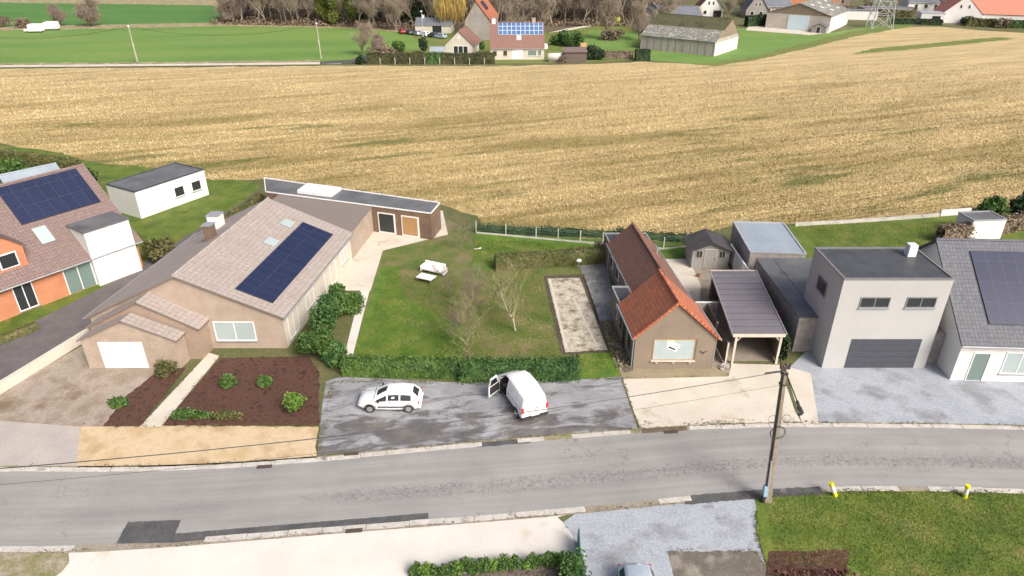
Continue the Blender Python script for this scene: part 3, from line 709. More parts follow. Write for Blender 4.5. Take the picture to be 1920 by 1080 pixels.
# ------------------------------------------------------------------ ground sheets (metres)
def strip_sheet(name, near, far, mat, z, n=160):
    """a road as a grid between two polylines; uv = metres along, metres across"""
    def lin(pl, x):
        return np.interp(x, [p[0] for p in pl], [p[1] for p in pl])
    xs = np.linspace(-75, 75, n); 
    k = np.ones(9) / 9
    yn = np.convolve(np.pad(lin(near, xs), 4, 'edge'), k, 'valid'); yf = np.convolve(np.pad(lin(far, xs), 4, 'edge'), k, 'valid')
    mb = MB()
    for i in range(n - 1):
        q = [(xs[i], yn[i], z), (xs[i + 1], yn[i + 1], z), (xs[i + 1], yf[i + 1], z), (xs[i], yf[i], z)]
        mb.add(q, [(0, 1, 2, 3)], [[(q[0][0] + 60, 0), (q[1][0] + 60, 0), (q[2][0] + 60, yf[i + 1] - yn[i + 1]), (q[3][0] + 60, yf[i] - yn[i])]])
    tag(mb.build(name, mat), kind='structure')
    return xs, yn, yf
ground('ground', [(-900, -200), (900, -200), (900, 1200), (-900, 1200)], 0, 'ground')
FAR = [(-75, 31.6), (-31, 31.05), (-25.92, 30.96), (-21.16, 31.05), (-18.02, 31.23), (-14.89, 31.51), (-10.48, 32.07), (-5.32, 32.79), (-2.02, 33.34), (1.35, 33.69), (4.79, 34.15), (8.28, 34.56), (13.58, 35.04), (18.86, 35.2), (25.79, 35.09), (33.31, 34.88), (75, 33)]
NEAR = [(-75, 26.2), (-27.01, 25.36), (-22.84, 25.47), (-18.76, 25.78), (-14.65, 26.22), (-10.46, 26.7), (-4.69, 27.27), (1.19, 27.86), (5.75, 28.44), (10.43, 29.06), (14.09, 29.47), (18.41, 29.82), (23.09, 29.82), (29.81, 29.6), (75, 27.6)]
XS, YN, YF = strip_sheet('road', NEAR, FAR, 'asphalt', .02)
def yn(x): return float(np.interp(x, XS, YN))
def yf(x): return float(np.interp(x, XS, YF))
def edge(f, x0, x1, off, n=8): return [(x, f(x) + off) for x in np.linspace(x0, x1, n)]
ground('road_edge', edge(yf, -74, 74, -.02, 60) + edge(yf, 74, -74, .5, 60), .016, 'grit')
ground('road_edge', edge(yn, -74, 74, .02, 60) + edge(yn, 74, -74, -.5, 60), .018, 'concrete_grey')
# concrete gutter blocks along both sides, some buried under tarmac
for nm, f, sg in (('kerb', yf, 1), ('kerb', yn, -1)):
    mb = MB(); x = -72
    gaps = [(-1.9, .6), (8.6, 11.2), (2.6, 3.9), (-11.2, -10.6)] if sg > 0 else [(10.9, 17.8), (-22, -17.5), (7.2, 8.3), (23.2, 24.6), (5.0, 5.8)]
    while x < 72:
        L = RNG.uniform(1.5, 2.4)
        if not any(a < x + L / 2 < b for a, b in gaps):
            x1 = x + L - RNG.uniform(.02, .06); h = .035 + RNG.uniform(0, .012); o = RNG.uniform(-.03, .03)
            w0 = .36
            a, b = f(x) + o, f(x1) + o
            p = [(x, a), (x1, b), (x1 - sg * .04, b + sg * w0), (x - sg * .04, a + sg * w0)]
            if sg < 0: p = p[::-1]
            mb.prism(p, -.02, h)
        x += L
    tag(mb.build(nm, 'kerb_concrete'), kind='structure')
ground('road_patch', [(-21.0, 25.61), (-21.12, 27.11), (-18.25, 27.26), (-18.15, 26.29), (-4.68, 27.76), (-4.6, 27.3), (-11.56, 26.47), (-17.86, 25.68)], .026, 'patch_asphalt', .02)
ground('road_patch', edge(yf, -2.2, 1.2, -.1) + edge(yf, 1.2, -2.2, .35), .03, 'patch_asphalt', .04)
ground('road_patch', edge(yf, 8.4, 11.4, -.05) + edge(yf, 11.4, 8.4, .4), .03, 'soil', .04)
ground('road_patch', edge(yn, 9.8, 18, .06) + edge(yn, 18, 9.8, -.6), .03, 'patch_asphalt', .04)

# this side of the road
ground('pavement', [(-26, 10)] + edge(yn, -23.5, 4.0, -.3, 14) + [(2.51, 27.45), (2.98, 26.88), (3.27, 26.14), (3.35, 25.08), (3.37, 24.57), (3.5, 10)], .012, 'concrete_white')
ground('grit_verge', [(-75, 10), (-75, 25.6)] + edge(yn, -50, -23.3, -.3, 8) + [(-22.8, 24.41), (-23.05, 23.43), (-26, 10)], .016, 'grit', .12)
ground('gravel_driveway', edge(yn, 3.9, 14.15, -.2, 8) + [(13.67, 27.84), (13.19, 26.33), (12.92, 23.59), (12, 10), (3.5, 10), (3.37, 24.57), (3.27, 26.14), (2.78, 27.07)], .014, 'gravel_light')
ground('gravel_bay', [(8.19, 25.12), (12.86, 25.12), (13.08, 23.27), (12.5, 10), (8.2, 10), (8.14, 23.27)], .02, 'gravel_brown', .06)
ground('lawn', edge(yn, 14.3, 70, -.36, 12) + [(70, 10), (12.3, 10), (13.08, 23.43), (13.08, 24.91), (13.19, 26.33), (13.99, 29.06)], .024, 'lawn', .06)
ground('flower_bed', [(13.47, 25.08), (17.7, 25.19), (16.78, 23.43), (15.5, 19), (12.8, 19), (12.83, 23.65)], .04, 'mulch', .06)
ground('planting_bed', [(-4.56, 23.49), (-1.08, 23.85), (2.34, 24.51), (3.31, 24.57), (3.54, 23.43), (3.5, 18), (-6, 18)], .03, 'mulch_dark', .05)

# far side: forecourts and gardens from left to right
ground('pavement', [(-75, 31.9)] + edge(yf, -60, -26.1, .3, 8) + [(-28.28, 35.2), (-28.9, 36.3), (-34.5, 36.5), (-75, 40)], .012, 'pave_pink')
ground('sand_strip', edge(yf, -26.3, -12.1, .32, 8) + [(-12.68, 35.2), (-28.34, 35.31)], .016, 'sand', .08)
ground('driveway', [(-28.28, 35.2), (-24.97, 35.2), (-25.19, 39.91), (-24.32, 41.91), (-30.84, 41.91), (-33.24, 45.58), (-36.01, 38.96), (-36.79, 36.87), (-36, 36)], .02, 'drive_brown')
ground('driveway', [(-36.61, 30.34), (-43.27, 38.65), (-40.16, 47.18), (-36.95, 55.06), (-32.81, 72.66), (-31.52, 77.83), (-29.3, 76.93), (-31.05, 69.52), (-33.46, 46.77), (-35.89, 38.77)], .012, 'drive_dark')
ground('lawn', [(-36.95, 55.06), (-37.97, 52.54), (-41.92, 41.91), (-53.02, 45.58), (-95.11, 103.44), (-60.2, 96.46), (-40.56, 86.85), (-31.79, 82.64), (-31.89, 73.48), (-32.81, 72.66)], .008, 'lawn')
ground('flower_bed', [(-26.78, 35.2), (-24.37, 35.2), (-24.12, 41.91), (-25.9, 41.91), (-26.89, 38.35)], .028, 'mulch', .08)
ground('garden_path', [(-24.35, 35.15), (-22.95, 35.15), (-22.26, 43.47), (-23.24, 43.91)], .032, 'concrete_cream')
ground('flower_bed', [(-22.99, 35.31), (-22.15, 43.18), (-15.44, 43.47), (-14.07, 41.22), (-12.7, 35.31)], .028, 'mulch', .08)
ground('driveway', edge(yf, -12.0, 8.25, .3, 14) + [(8.05, 37), (7.95, 40.82), (4.74, 40.43), (-3.6, 40.04), (-12.41, 40.82), (-13.36, 40.23), (-12.98, 37.45)], .012, 'wet_tarmac')
ground('lawn', [(-12.39, 40.69), (-3.6, 40.17), (-3.52, 41.22), (-3.68, 56.66), (-4.26, 67.02), (-8.51, 72.66), (-13.99, 62.56), (-12.66, 52.54), (-12.06, 41.91)], .008, 'lawn_worn')
ground('lawn', [(-12.11, 41.22), (-3.83, 41.22), (-3.85, 48.02), (-9.38, 52.54), (-11.02, 58.91), (-12.56, 58.91), (-12.42, 52.54)], .014, 'lawn_bright', .15)
ground('terrace', [(-15.33, 54.03), (-12.7, 54.03), (-13.02, 62.56), (-6.79, 66.59), (-7.97, 73.48), (-19.81, 74.32), (-19.36, 62.56)], .012, 'concrete_cream')
ground('garden_path', [(-12.65, 41.91), (-12.03, 41.77), (-12.79, 54.03), (-13.61, 54.03)], .018, 'concrete_white')
ground('garden_soil', [(-10.69, 56.66), (-4.43, 48.87), (-4.13, 52.54), (-4.23, 61.31), (-5.92, 62.56), (-9.6, 61.93)], .02, 'lawn_worn', .2)
ground('lawn', [(-3.85, 40.6), (7.88, 40.82), (8.72, 44.81), (7.6, 57.2), (8.6, 58.6), (-3.85, 58.6)], .01, 'lawn_worn')
ground('lawn', [(-3.85, 58), (9.3, 59.2), (9.4, 60.3), (21, 60.3), (21, 64.8), (15.3, 64.2), (9.3, 65.4), (2.5, 66.2), (-3.85, 67.6)], .012, 'lawn_bright')
ground('lawn', [(4.74, 40.43), (7.88, 40.82), (7.69, 43.91), (5.02, 43.76)], .016, 'lawn_bright')
ground('garden_soil', [(-1.45, 44.81), (-0.88, 48.02), (1.34, 49.31), (3.06, 48.02), (3.61, 44.05), (0.0, 43.47), (-2.22, 43.18)], .016, 'lawn_worn', .2)
ground('slab_border', [(2.95, 56.99), (6.7, 57.1), (7.59, 44.05), (3.79, 43.61)], .02, 'slab_border', .05)
ground('concrete_slab', [(3.27, 56.33), (6.3, 56.44), (7.37, 44.28), (4.09, 43.91)], .06, 'slab_old', .03)
ground('slab_line', [(5.3, 52.54), (5.49, 52.54), (6.73, 44.81), (6.52, 44.81)], .066, 'concrete_cream', .02)
ground('slab_line', [(3.36, 56.12), (3.6, 56.12), (4.32, 44.28), (4.12, 44.28)], .066, 'concrete_cream', .02)
ground('terrace', [(6.5, 59.1), (9.3, 59.7), (8.6, 48.8), (8.35, 48.7), (7.15, 48.7)], .02, 'terrace')
ground('flower_bed', [(7.2, 48.7), (8.5, 48.8), (9.0, 41.6), (8.21, 41.22), (7.75, 44)], .024, 'mulch_dark', .04)
ground('driveway', edge(yf, 8.35, 19.1, .4, 8) + [(19.12, 36.87), (19.96, 42.32), (16.45, 42.46), (15.75, 40.82), (7.98, 40.49)], .014, 'concrete_cream')
ground('forecourt', [(7.98, 40.49), (15.75, 40.82), (15.61, 42.32), (7.91, 41.91)], .018, 'deck_tan')
ground('courtyard', [(14.1, 41.6), (16.0, 41.2), (16.4, 42.8), (19.9, 42.8), (21, 60.5), (13, 60.5), (13.5, 50)], .012, 'concrete_grey')
ground('courtyard', [(13.2, 60.6), (17.4, 60.6), (17.2, 55), (15.6, 49.3), (14, 49.3)], .02, 'concrete_cream')
ground('forecourt', edge(yf, 19.2, 70, .35, 10) + [(70, 44), (30, 44), (22.5, 44), (20.56, 41.91), (19.37, 36.87)], .012, 'gravel_light')
ground('lawn', [(26.66, 58.91), (30.2, 68.77), (31, 69.7), (49, 72.3), (90, 74.5), (90, 44), (36, 44), (31, 52)], .01, 'lawn')
ground('driveway', edge(yf, 19.1, 20.2, .35, 3) + [(21.88, 41.22), (20.26, 42.18)], .02, 'concrete_cream')

# the stubble field, the fields and the village beyond it
FN = [(-200, 150), (-77.17, 101.11), (-66.37, 96.46), (-55.65, 90.72), (-46.55, 88.41), (-38.43, 84.07), (-31.77, 84.7), (-8.78, 75.52), (-3.91, 71.85), (-3.43, 67.45), (10.04, 65.48), (17.8, 65.2), (24.19, 69.06), (31.64, 69.52), (48.43, 72.33), (58.76, 73.32), (100, 76), (220, 80)]
FFAR = [(230, 232), (155.64, 219.61), (147.2, 224.34), (137.87, 234.41), (127.53, 234.41), (101.75, 215.06), (80.82, 193.79), (60.05, 173.84), (47.53, 165.91), (32.0, 170.15), (18.91, 167.3), (-3.72, 164.54), (-39.87, 165.22), (-81.01, 162.52), (-116.96, 161.2), (-300, 158)]
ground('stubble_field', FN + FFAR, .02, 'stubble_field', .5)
ground('grass_strip', [(85.97, 180.86), (96.44, 190.18), (119.12, 200.43), (141.93, 210.68), (145.32, 207.51), (114.95, 192.88)], .04, 'olive_verge', .4)
ground('lane', [(-300, 160.5), (-118.05, 162.85), (-81.93, 164.54), (-45.2, 166.6), (-40.33, 167.3), (-41.12, 170.87), (-45.9, 169.43), (-83.19, 167.3), (-119.85, 165.56), (-300, 163)], .06, 'concrete_cream')
ground('lane', [(-45.2, 166.6), (-34.43, 169.43), (-31.56, 179.25), (-34.67, 181.67), (-39.5, 172.34), (-45.9, 169.43)], .07, 'patch_asphalt')
ground('grass_verge', [(-300, 163), (-120.08, 165.91), (-83.35, 167.65), (-45.99, 169.79), (-46.63, 172.34), (-84.16, 169.43), (-121.46, 168.0), (-300, 166)], .05, 'dry_verge', .5)
ground('green_field', [(-400, 166), (-120.54, 166.6), (-83.67, 168.36), (-46.26, 170.87), (-39.66, 173.09), (-35.06, 180.05), (-22.79, 191.07), (-31.61, 219.61), (-54.57, 231.81), (-92.3, 237.06), (-124.5, 231.81), (-159.58, 225.56), (-400, 228)], .02, 'green_field')
ground('grass_verge', [(-400, 226), (-158.77, 224.34), (-123.85, 230.54), (-91.82, 235.73), (-54.29, 230.54), (-31.61, 219.61), (-32.25, 224.34), (-55.73, 237.06), (-95.34, 245.36), (-128.5, 239.76), (-165.44, 234.41), (-400, 242)], .04, 'dry_verge', .6)
ground('green_field', [(-400, 240), (-164.58, 233.11), (-127.14, 237.06), (-96.98, 241.14), (-106.12, 272.13), (-122.96, 302.88), (-218.07, 313.89), (-400, 316)], .02, 'green_field_deep')
ground('grass_verge', [(-400, 314), (-216.58, 311.63), (-122.14, 300.77), (-106.12, 272.13), (-113.42, 300.77), (-120, 335), (-400, 330)], .03, 'dry_verge', .6)
ground('forest_floor', [(-97.51, 242.53), (-92.8, 238.4), (-54.57, 231.81), (-31.77, 220.78), (-10.23, 231.81), (11.58, 224.34), (25.52, 239.76), (43.17, 245.36), (56.24, 281.08), (130, 420), (-200, 420), (-120, 320)], .03, 'forest_floor', .8)
ground('garden_lawn', [(-34.91, 179.25), (-22.79, 191.07), (-31.46, 218.46), (12.97, 219.61), (25.12, 235.73), (42.25, 239.76), (33.88, 186.69), (29.91, 173.09), (17.78, 168.71), (-33.9, 166.6)], .014, 'olive_verge')
ground('garden_lawn', [(16.53, 202.41), (25.06, 226.78), (38.1, 219.61), (34.31, 189.3), (23.7, 186.69)], .03, 'green_field')
ground('grass_meadow', [(31.21, 173.09), (33.45, 184.15), (66.35, 234.41), (80.19, 226.78), (85.85, 215.06), (97.27, 219.61), (114.6, 234.41), (133.78, 239.76), (126.2, 231.81), (101.26, 213.95), (80.46, 192.88), (59.81, 173.09), (47.35, 165.22)], .026, 'green_field', .4)
ground('grass_verge', [(42.69, 166.6), (48.27, 168.71), (61.77, 179.25), (84.14, 202.41), (105.85, 224.34), (127.81, 238.4), (131.49, 237.06), (101.56, 212.85), (80.4, 191.97), (60.07, 173.09), (47.42, 164.54)], .05, 'olive_verge', .5)
ground('yard', [(72.81, 225.56), (83.89, 218.46), (88.24, 215.06), (97.27, 219.61), (84.04, 238.4), (77.5, 237.06)], .05, 'concrete_cream')
ground('lane', [(11.02, 219.61), (16.88, 229.27), (26.76, 239.76), (26.33, 235.73), (16.87, 224.34)], .05, 'concrete_cream')

# ------------------------------------------------------------------ straw stubble standing in the near field
def straw():
    n = 210000
    xs = RNG.uniform(-1, 1, n * 3); ys = 66 + (1 - np.sqrt(RNG.random(n * 3))) * 104
    X = xs * (ys * .72 + 16); Y = ys
    px = [p[0] for p in FN]; py = [p[1] for p in FN]
    ok = (Y > np.interp(X, px, py) + .3)
    f = FFAR[::-1]; ok &= Y < np.interp(X, [p[0] for p in f], [p[1] for p in f]) - .5
    X, Y = X[ok][:n], Y[ok][:n]; n = len(X)
    a = np.radians(FDIR) ; al, ac = X * cos(a) + Y * sin(a), -X * sin(a) + Y * cos(a)
    ac = np.round(ac / .75) * .75 + RNG.normal(size=n) * .16       # drilled rows
    X, Y = al * cos(a) - ac * sin(a), al * sin(a) + ac * cos(a)
    h = RNG.uniform(.08, .26, n); w = RNG.uniform(.015, .045, n) * (1 + (Y - 60) / 90)
    an = RNG.random(n) * pi; dx, dy = np.cos(an) * w, np.sin(an) * w
    lx, ly = RNG.normal(size=n) * .1, RNG.normal(size=n) * .1
    z = np.full(n, .02)
    V = np.stack([np.stack([X - dx, Y - dy, z], 1), np.stack([X + dx, Y + dy, z], 1), np.stack([X + dx * .6 + lx, Y + dy * .6 + ly, h], 1), np.stack([X - dx * .6 + lx, Y - dy * .6 + ly, h], 1)], 1).reshape(-1, 3)
    sh = RNG.random(n) * .75 + .25 * (.5 + .5 * np.sin(X * .11 + 2 * np.sin(Y * .09)) ) - .25 * (RNG.random(n) < .12)
    o = np_mesh('crop_stubble', V, np.arange(n * 4).reshape(n, 4), 'straw', attr=np.clip(sh, 0, 1))
    tag(o, 'cut straw stubble standing over the whole golden field', 'stubble', kind='stuff')
straw()
def edge_weeds():
    pts = []
    def along(pl, per, sd):
        for (x0, y0), (x1, y1) in zip(pl[:-1], pl[1:]):
            L = math.hypot(x1 - x0, y1 - y0); n = int(L * per)
            keep = np.sin(np.linspace(0, L, n) * 1.3 + x0) + RNG.normal(size=n) * .7 > .1
            f = np.linspace(0, 1, n)[keep]; pts.append(np.stack([x0 + (x1 - x0) * f, y0 + (y1 - y0) * f], 1) + RNG.normal(size=(len(f), 2)) * sd)
    along(edge(yf, -30, 34, .42, 40), 14, .07); along(edge(yn, -30, 14, -.42, 30), 10, .07); along(edge(yn, 14, 40, -.4, 20), 22, .1)
    along([(8.3, 35), (8.0, 40.5)], 25, .05); along([(7.9, 40.6), (15.7, 40.9)], 8, .05); along([(8.4, 35.4), (12.5, 35.5), (18.5, 35.7)], 22, .2)
    along([(-12.1, 33), (-12.9, 40.5)], 20, .1); along([(-12.9, 40.1), (-3.9, 40.0)], 25, .12); along([(4.7, 40.4), (7.9, 40.5)], 30, .08)
    along([(-24.35, 35.15), (-23.24, 43.91)], 12, .07); along([(-22.95, 35.15), (-22.26, 43.47)], 12, .07); along([(-28.28, 35.2), (-12.68, 35.2)], 12, .12)
    along([(13.67, 27.84), (13.19, 26.33), (12.92, 23.59)], 30, .08); along([(8.19, 25.12), (12.86, 25.12)], 14, .1); along([(3.37, 24.57), (3.27, 26.14), (2.78, 27.07)], 10, .06)
    along([(2.95, 56.99), (6.7, 57.1), (7.59, 44.05), (3.79, 43.61), (2.95, 56.99)], 16, .06); along([(15.95, 42.4), (15.95, 48)], 20, .08); along([(20.4, 42.8), (21.4, 52)], 25, .15)
    P = np.vstack(pts); C = np.repeat(P, 5, 0) + RNG.normal(size=(len(P) * 5, 2)) * .035
    C = np.column_stack([C, np.abs(RNG.normal(size=len(C))) * .03 + .06]); V, F = quads(C, .018)
    tag(np_mesh('edge_weeds', V, F, 'leaf_olive'), 'weeds and tufts growing along the edges of the paving', 'weeds', kind='stuff')
edge_weeds()
def lawn_tufts():
    P = []
    def fill(x0, x1, y0, y1, n, ok):
        X, Y = RNG.uniform(x0, x1, n), RNG.uniform(y0, y1, n); k = ok(X, Y); P.append(np.stack([X[k], Y[k]], 1))
    fill(12.7, 34, 20, 29.6, 54000, lambda X, Y: (Y < np.interp(X, XS, YN) - .42) & (X > 14.25 - (27.5 - Y).clip(0, 9) * .22) & ~((X > 13) & (X < 17.6) & (Y < 24.2)))
    fill(-12, 7.2, 41.4, 58, 52000, lambda X, Y: ~((X > 2.7 + (57 - Y) * .06) & (Y > 43.6)) & (X > -11.8))
    fill(-3.8, 9.2, 59.8, 65, 14000, lambda X, Y: Y < 66.2 - .23 * (X + 3.8))
    fill(31, 48, 62.5, 70, 12000, lambda X, Y: Y < 69.3 + (X - 31) * .17)
    P = np.vstack(P); n = len(P); h = RNG.uniform(.03, .09, n); w = RNG.uniform(.015, .04, n); a = RNG.random(n) * pi
    dx, dy = np.cos(a) * w, np.sin(a) * w; lx, ly = RNG.normal(size=n) * .04, RNG.normal(size=n) * .04; X, Y = P.T; z = np.full(n, .02)
    V = np.stack([np.stack([X - dx, Y - dy, z], 1), np.stack([X + dx, Y + dy, z], 1), np.stack([X + lx, Y + ly, h + .02], 1)], 1).reshape(-1, 3)
    patch = .5 + .25 * np.sin(X * 1.3 + 2 * np.sin(Y * .9)) + .2 * np.sin(Y * 2.1 + X * .7)
    tag(np_mesh('lawn_grass', V, np.arange(n * 3).reshape(n, 3), 'grass_blade', attr=np.clip(patch * .8 + RNG.random(n) * .35 + .18 * ((X > -4) & (Y > 41) & (Y < 53)), 0, 1)), 'grass blades and tufts standing on the mown lawns', 'grass', kind='stuff')
lawn_tufts()
# ------------------------------------------------------------------ the house for sale
SH = lambda x, y, z: (x - .085 * y, y, z)
h = thing('brick_house', 'narrow taupe house with orange front roof, brown rear roof and white window blind', 'house', (11.85, 41.8, 0))
W1 = MB(SH); W1.extr_y([(-2.93, 0), (2.88, 0), (2.88, 2.8), (-.15, 5.5), (-2.93, 2.8)], 0, 4.9); W1.build('wall', 'stucco_taupe', h)
r = MB(SH); a, b = -.14, 4.98
r.slab((-3.12, b, 2.72), (-3.12, a, 2.72), (-.15, a, 5.66), (-.15, b, 5.66), .12)
r.slab((3.14, a, 2.66), (3.14, b, 2.66), (-.15, b, 5.66), (-.15, a, 5.66), .12)
ro = r.build('roof', 'tile_orange', h)
for x, z in ((-3.2, 2.68), (3.22, 2.62)): g = MB(SH); g.tube([(x, a - .02, z), (x, b, z)], .065, 8); g.build('gutter', 'zinc', ro)
g = MB(SH); n = 16
for k in range(n):
    y0 = a + (b - a) * k / n; g.tube([(-.15, y0, 5.68), (-.15, y0 + (b - a) / n * .96, 5.7)], [.13, .115], 8)
g.build('ridge', 'tile_orange_cap', ro)
g = MB(SH)
for (x0, z0), (x1, z1) in (((-3.14, 2.72), (-.15, 5.67)), ((3.16, 2.66), (-.15, 5.67))):
    for k in range(12):
        f0, f1 = k / 12, (k + .95) / 12
        g.obox((x0 + (x1 - x0) * (f0 + f1) / 2, a + .03, z0 + (z1 - z0) * (f0 + f1) / 2 + .0), (.3, .2, .16), ry=-math.atan2(z1 - z0, x1 - x0) if x1 > x0 else -math.atan2(z1 - z0, x1 - x0))
g.build('verge_tiles', 'tile_orange_cap', ro)
W2 = MB(SH); W2.extr_y([(-1.32, 0), (2.72, 0), (2.72, 2.66), (.7, 4.5), (-1.32, 2.66)], 4.92, 16.6); W2.build('wall', 'stucco_taupe', h)
r = MB(SH); a, b = 4.9, 16.75
r.slab((-1.5, b, 2.6), (-1.5, a, 2.6), (.7, a, 4.66), (.7, b, 4.66), .12)
r.slab((2.92, a, 2.58), (2.92, b, 2.58), (.7, b, 4.66), (.7, a, 4.66), .12)
ro2 = r.build('roof', 'tile_brown', h); tag(ro2, 'long brown tiled rear roof')
for x in (-1.58, 3.0): g = MB(SH); g.tube([(x, a, 2.56), (x, b, 2.56)], .045, 8); g.build('gutter', 'zinc', ro2)
g = MB(SH)
for k in range(34):
    y0 = a + (b - a) * k / 34; g.tube([(.7, y0, 4.67), (.7, y0 + .33, 4.69)], [.12, .105], 8)
g.build('ridge', 'tile_brown_cap', ro2)
# flat roofed side annexe and rear extension
W3 = MB(SH); W3.box(-2.92, -1.34, 4.93, 7.9, 0, 2.62); W3.build('side_annexe', 'stucco_taupe', h)
r = MB(SH); r.box(-2.8, -1.7, 5.0, 7.8, 2.625, 2.66); fr = r.build('flat_roof', 'flat_dark', h)
r = MB(SH); r.box(-2.96, -2.87, 4.95, 7.95, 2.63, 2.75); r.box(-2.86, -1.55, 7.86, 7.95, 2.63, 2.75); r.build('roof_edge', 'steel', fr)
W3 = MB(SH); W3.box(-1.32, 2.62, 16.63, 18.7, 0, 2.72); W3.build('rear_extension', 'stucco_taupe', h)
r = MB(SH); r.box(-1.2, 2.5, 16.8, 18.55, 2.724, 2.76); fr = r.build('flat_roof', 'flat_dark', h)
r = MB(SH); r.box(-1.36, -1.28, 16.64, 18.75, 2.73, 2.84); r.box(-1.27, 2.55, 18.67, 18.75, 2.73, 2.84); r.box(2.56, 2.66, 16.8, 18.75, 2.73, 2.84); r.build('roof_edge', 'steel', fr)
# front window with white blind, poster, brick sill
wf = MB(SH)
wf.box(-1.6, -1.53, -.03, .02, .8, 2.6); wf.box(1.38, 1.45, -.03, .02, .8, 2.6); wf.box(-1.53, 1.38, -.03, .02, 2.53, 2.6); wf.box(-1.53, 1.38, -.03, .02, .8, .86)
wfo = wf.build('window', 'wood_trim', h)
p = MB(SH); p.box(-1.53, 1.38, -.012, .01, .86, 2.53); p.build('blind', 'blind', wfo)
p = MB(SH); p.box(-.62, -.1, -.02, -.014, 2.15, 2.5); p.build('poster', 'poster_yellow', wfo)
p = MB(SH); p.obox((-.15, -.026, 1.98), (.85, .012, .62), ry=.42); po = p.build('poster', 'white_paint', wfo)
p = MB(SH); p.obox((-.22, -.037, 1.83), (.56, .006, .13), ry=.42); p.build('lettering', 'interior_dark', po)
p = MB(SH); p.obox((.08, -.037, 2.0), (.1, .006, .09), ry=.42); p.build('mark', 'interior_dark', po)
p = MB(SH); p.box(-1.7, 1.55, -.17, .0, .72, .79)
p.build('sill', 'cream_paint', wfo)
for x in (-1.25, 0., 1.2):
    p = MB(SH); p.tube([(x, -.12, .62), (x, -.02, .62)], .1, 10); p.build('lamp', 'steel', wfo)
rv = MB(SH); rv.box(1.46, 1.56, -.02, .0, .8, 2.6); rv.build('window_reveal', 'fence_wood', wfo)
o = MB(SH)
for s in (-1, 1): o.obox((2.1 + s * .12, -.04, 1.5), (.3, .03, .05), ry=-s * .6)
o.obox((2.1, -.04, 1.4), (.06, .03, .14)); o.build('wall_ornament', 'iron', h)
for y0, z0, hh, ww, nm in ((1.0, .9, 1.1, .9, 'window'), (2.6, .05, 2.1, .9, 'door'), (3.9, .9, 1.0, .6, 'window')):
    p = MB(SH); p.box(-2.97, -2.9, y0, y0 + ww, z0, z0 + hh); q = p.build(nm, 'fence_wood', h)
    p = MB(SH); p.box(-2.985, -2.95, y0 + .08, y0 + ww - .08, z0 + .08, z0 + hh - .08); p.build('pane' if nm == 'window' else 'leaf', 'glass_dark', q)
for y0, z0, hh, ww in ((9.0, .9, 1.1, 1.0), (12.2, .9, 1.1, 1.0), (14.6, .9, 1.1, .8)):
    for xx in (-1.37, 2.72):
        p = MB(SH); p.box(xx - .02, xx + .06, y0, y0 + ww, z0, z0 + hh); q = p.build('window', 'white_paint', h)
        p = MB(SH); p.box(xx - .035, xx + .075, y0 + .08, y0 + ww - .08, z0 + .08, z0 + hh - .08); p.build('pane', 'glass_dark', q)
p = MB(SH); p.box(-2.96, -2.92, 5.6, 6.1, .9, 1.9); q = p.build('window', 'white_paint', h); p = MB(SH); p.box(-2.975, -2.94, 5.67, 6.03, .97, 1.83); p.build('pane', 'glass_dark', q)
for x, y in ((-3.02, .1), (2.97, .12)):
    p = MB(SH); p.tube([(x, y, 0), (x, y, 2.6)], .045, 8); p.build('downpipe', 'zinc', h)
p = MB(SH); p.tube([(1.9, 12.5, 3.4), (1.9, 12.5, 4.15)], .1, 8); p.build('flue', 'zinc', h)
p = MB(SH); p.tube([(-1.52, 15.8, 0), (-1.52, 15.8, 2.5)], .045, 8); p.build('downpipe', 'zinc', h)

# carport beside the house
SC2 = lambda x, y, z: (x + .1 * y, y, z)
c = thing('carport', 'timber carport with cream front beam and long ribbed purple grey roof', 'carport', (18.15, 42.45, 0))
def cbox(nm, mat, *a, bevel=.0, par=None):
    m = MB(SC2); m.box(*a); return m.build(nm, mat, par or c, bevel=bevel)
for x, y, mt in ((-1.7, .05, 'cream_paint'), (1.6, .05, 'cream_paint'), (-1.9, 4.4, 'fence_wood'), (-2.0, 8.9, 'fence_wood'), (1.6, 4.6, 'fence_wood'), (1.6, 9.9, 'fence_wood')):
    cbox('post', mt, x - .08, x + .08, y - .08, y + .08, 0, 2.4)
cbox('front_beam', 'cream_paint', -2.0, 1.82, -.12, .06, 2.42, 2.66)
cbox('rear_beam', 'cream_paint', -2.05, 1.8, 10.2, 10.34, 2.52, 2.7)
cbox('side_beam', 'cream_paint', -2.05, -1.93, .07, 10.19, 2.42, 2.6); cbox('side_beam', 'fence_wood', 1.7, 1.8, .07, 10.19, 2.42, 2.6)
for x, s in ((-1.62, 1), (1.52, -1)):
    m = MB(SC2); m.tube([(x, .05, 2.0), (x + s * .38, .05, 2.41)], .045, 4); m.build('brace', 'cream_paint', c)
rf = MB(SC2); n = 42
for k in range(n):      # corrugated sheet: ridges run across the roof, falling gently to the left
    y0 = -.05 + 10.3 * k / n; y1 = -.05 + 10.3 * (k + 1) / n; ym = (y0 + y1) / 2
    lap = .02 if k % 5 == 0 else 0
    for ya, yb, za, zb in ((y0, ym, 0, .045), (ym, y1, .045, lap)):
        rf.add([(-2.08, ya, 2.655 + za), (1.86, ya, 2.68 + za), (1.86, yb, 2.68 + zb), (-2.08, yb, 2.655 + zb)], [(0, 1, 2, 3)])
rfo = rf.build('roof', 'corrugated', c)
for k in range(0, 42, 4):
    y0 = -.05 + 10.3 * k / 42
    if k: m = MB(SC2); m.box(-2.0, 1.8, y0 - .012, y0 + .012, 2.7, 2.732); m.build('sheet_lap', 'slate_blue', rfo)
sd = rfo.modifiers.new('thick', 'SOLIDIFY'); sd.thickness = .02
for x in (-2.1, 1.84): cbox('roof_trim', 'zinc', x, x + .07, -.1, 10.3, 2.6, 2.7 + (.06 if x > 0 else 0))
m = MB(SC2)
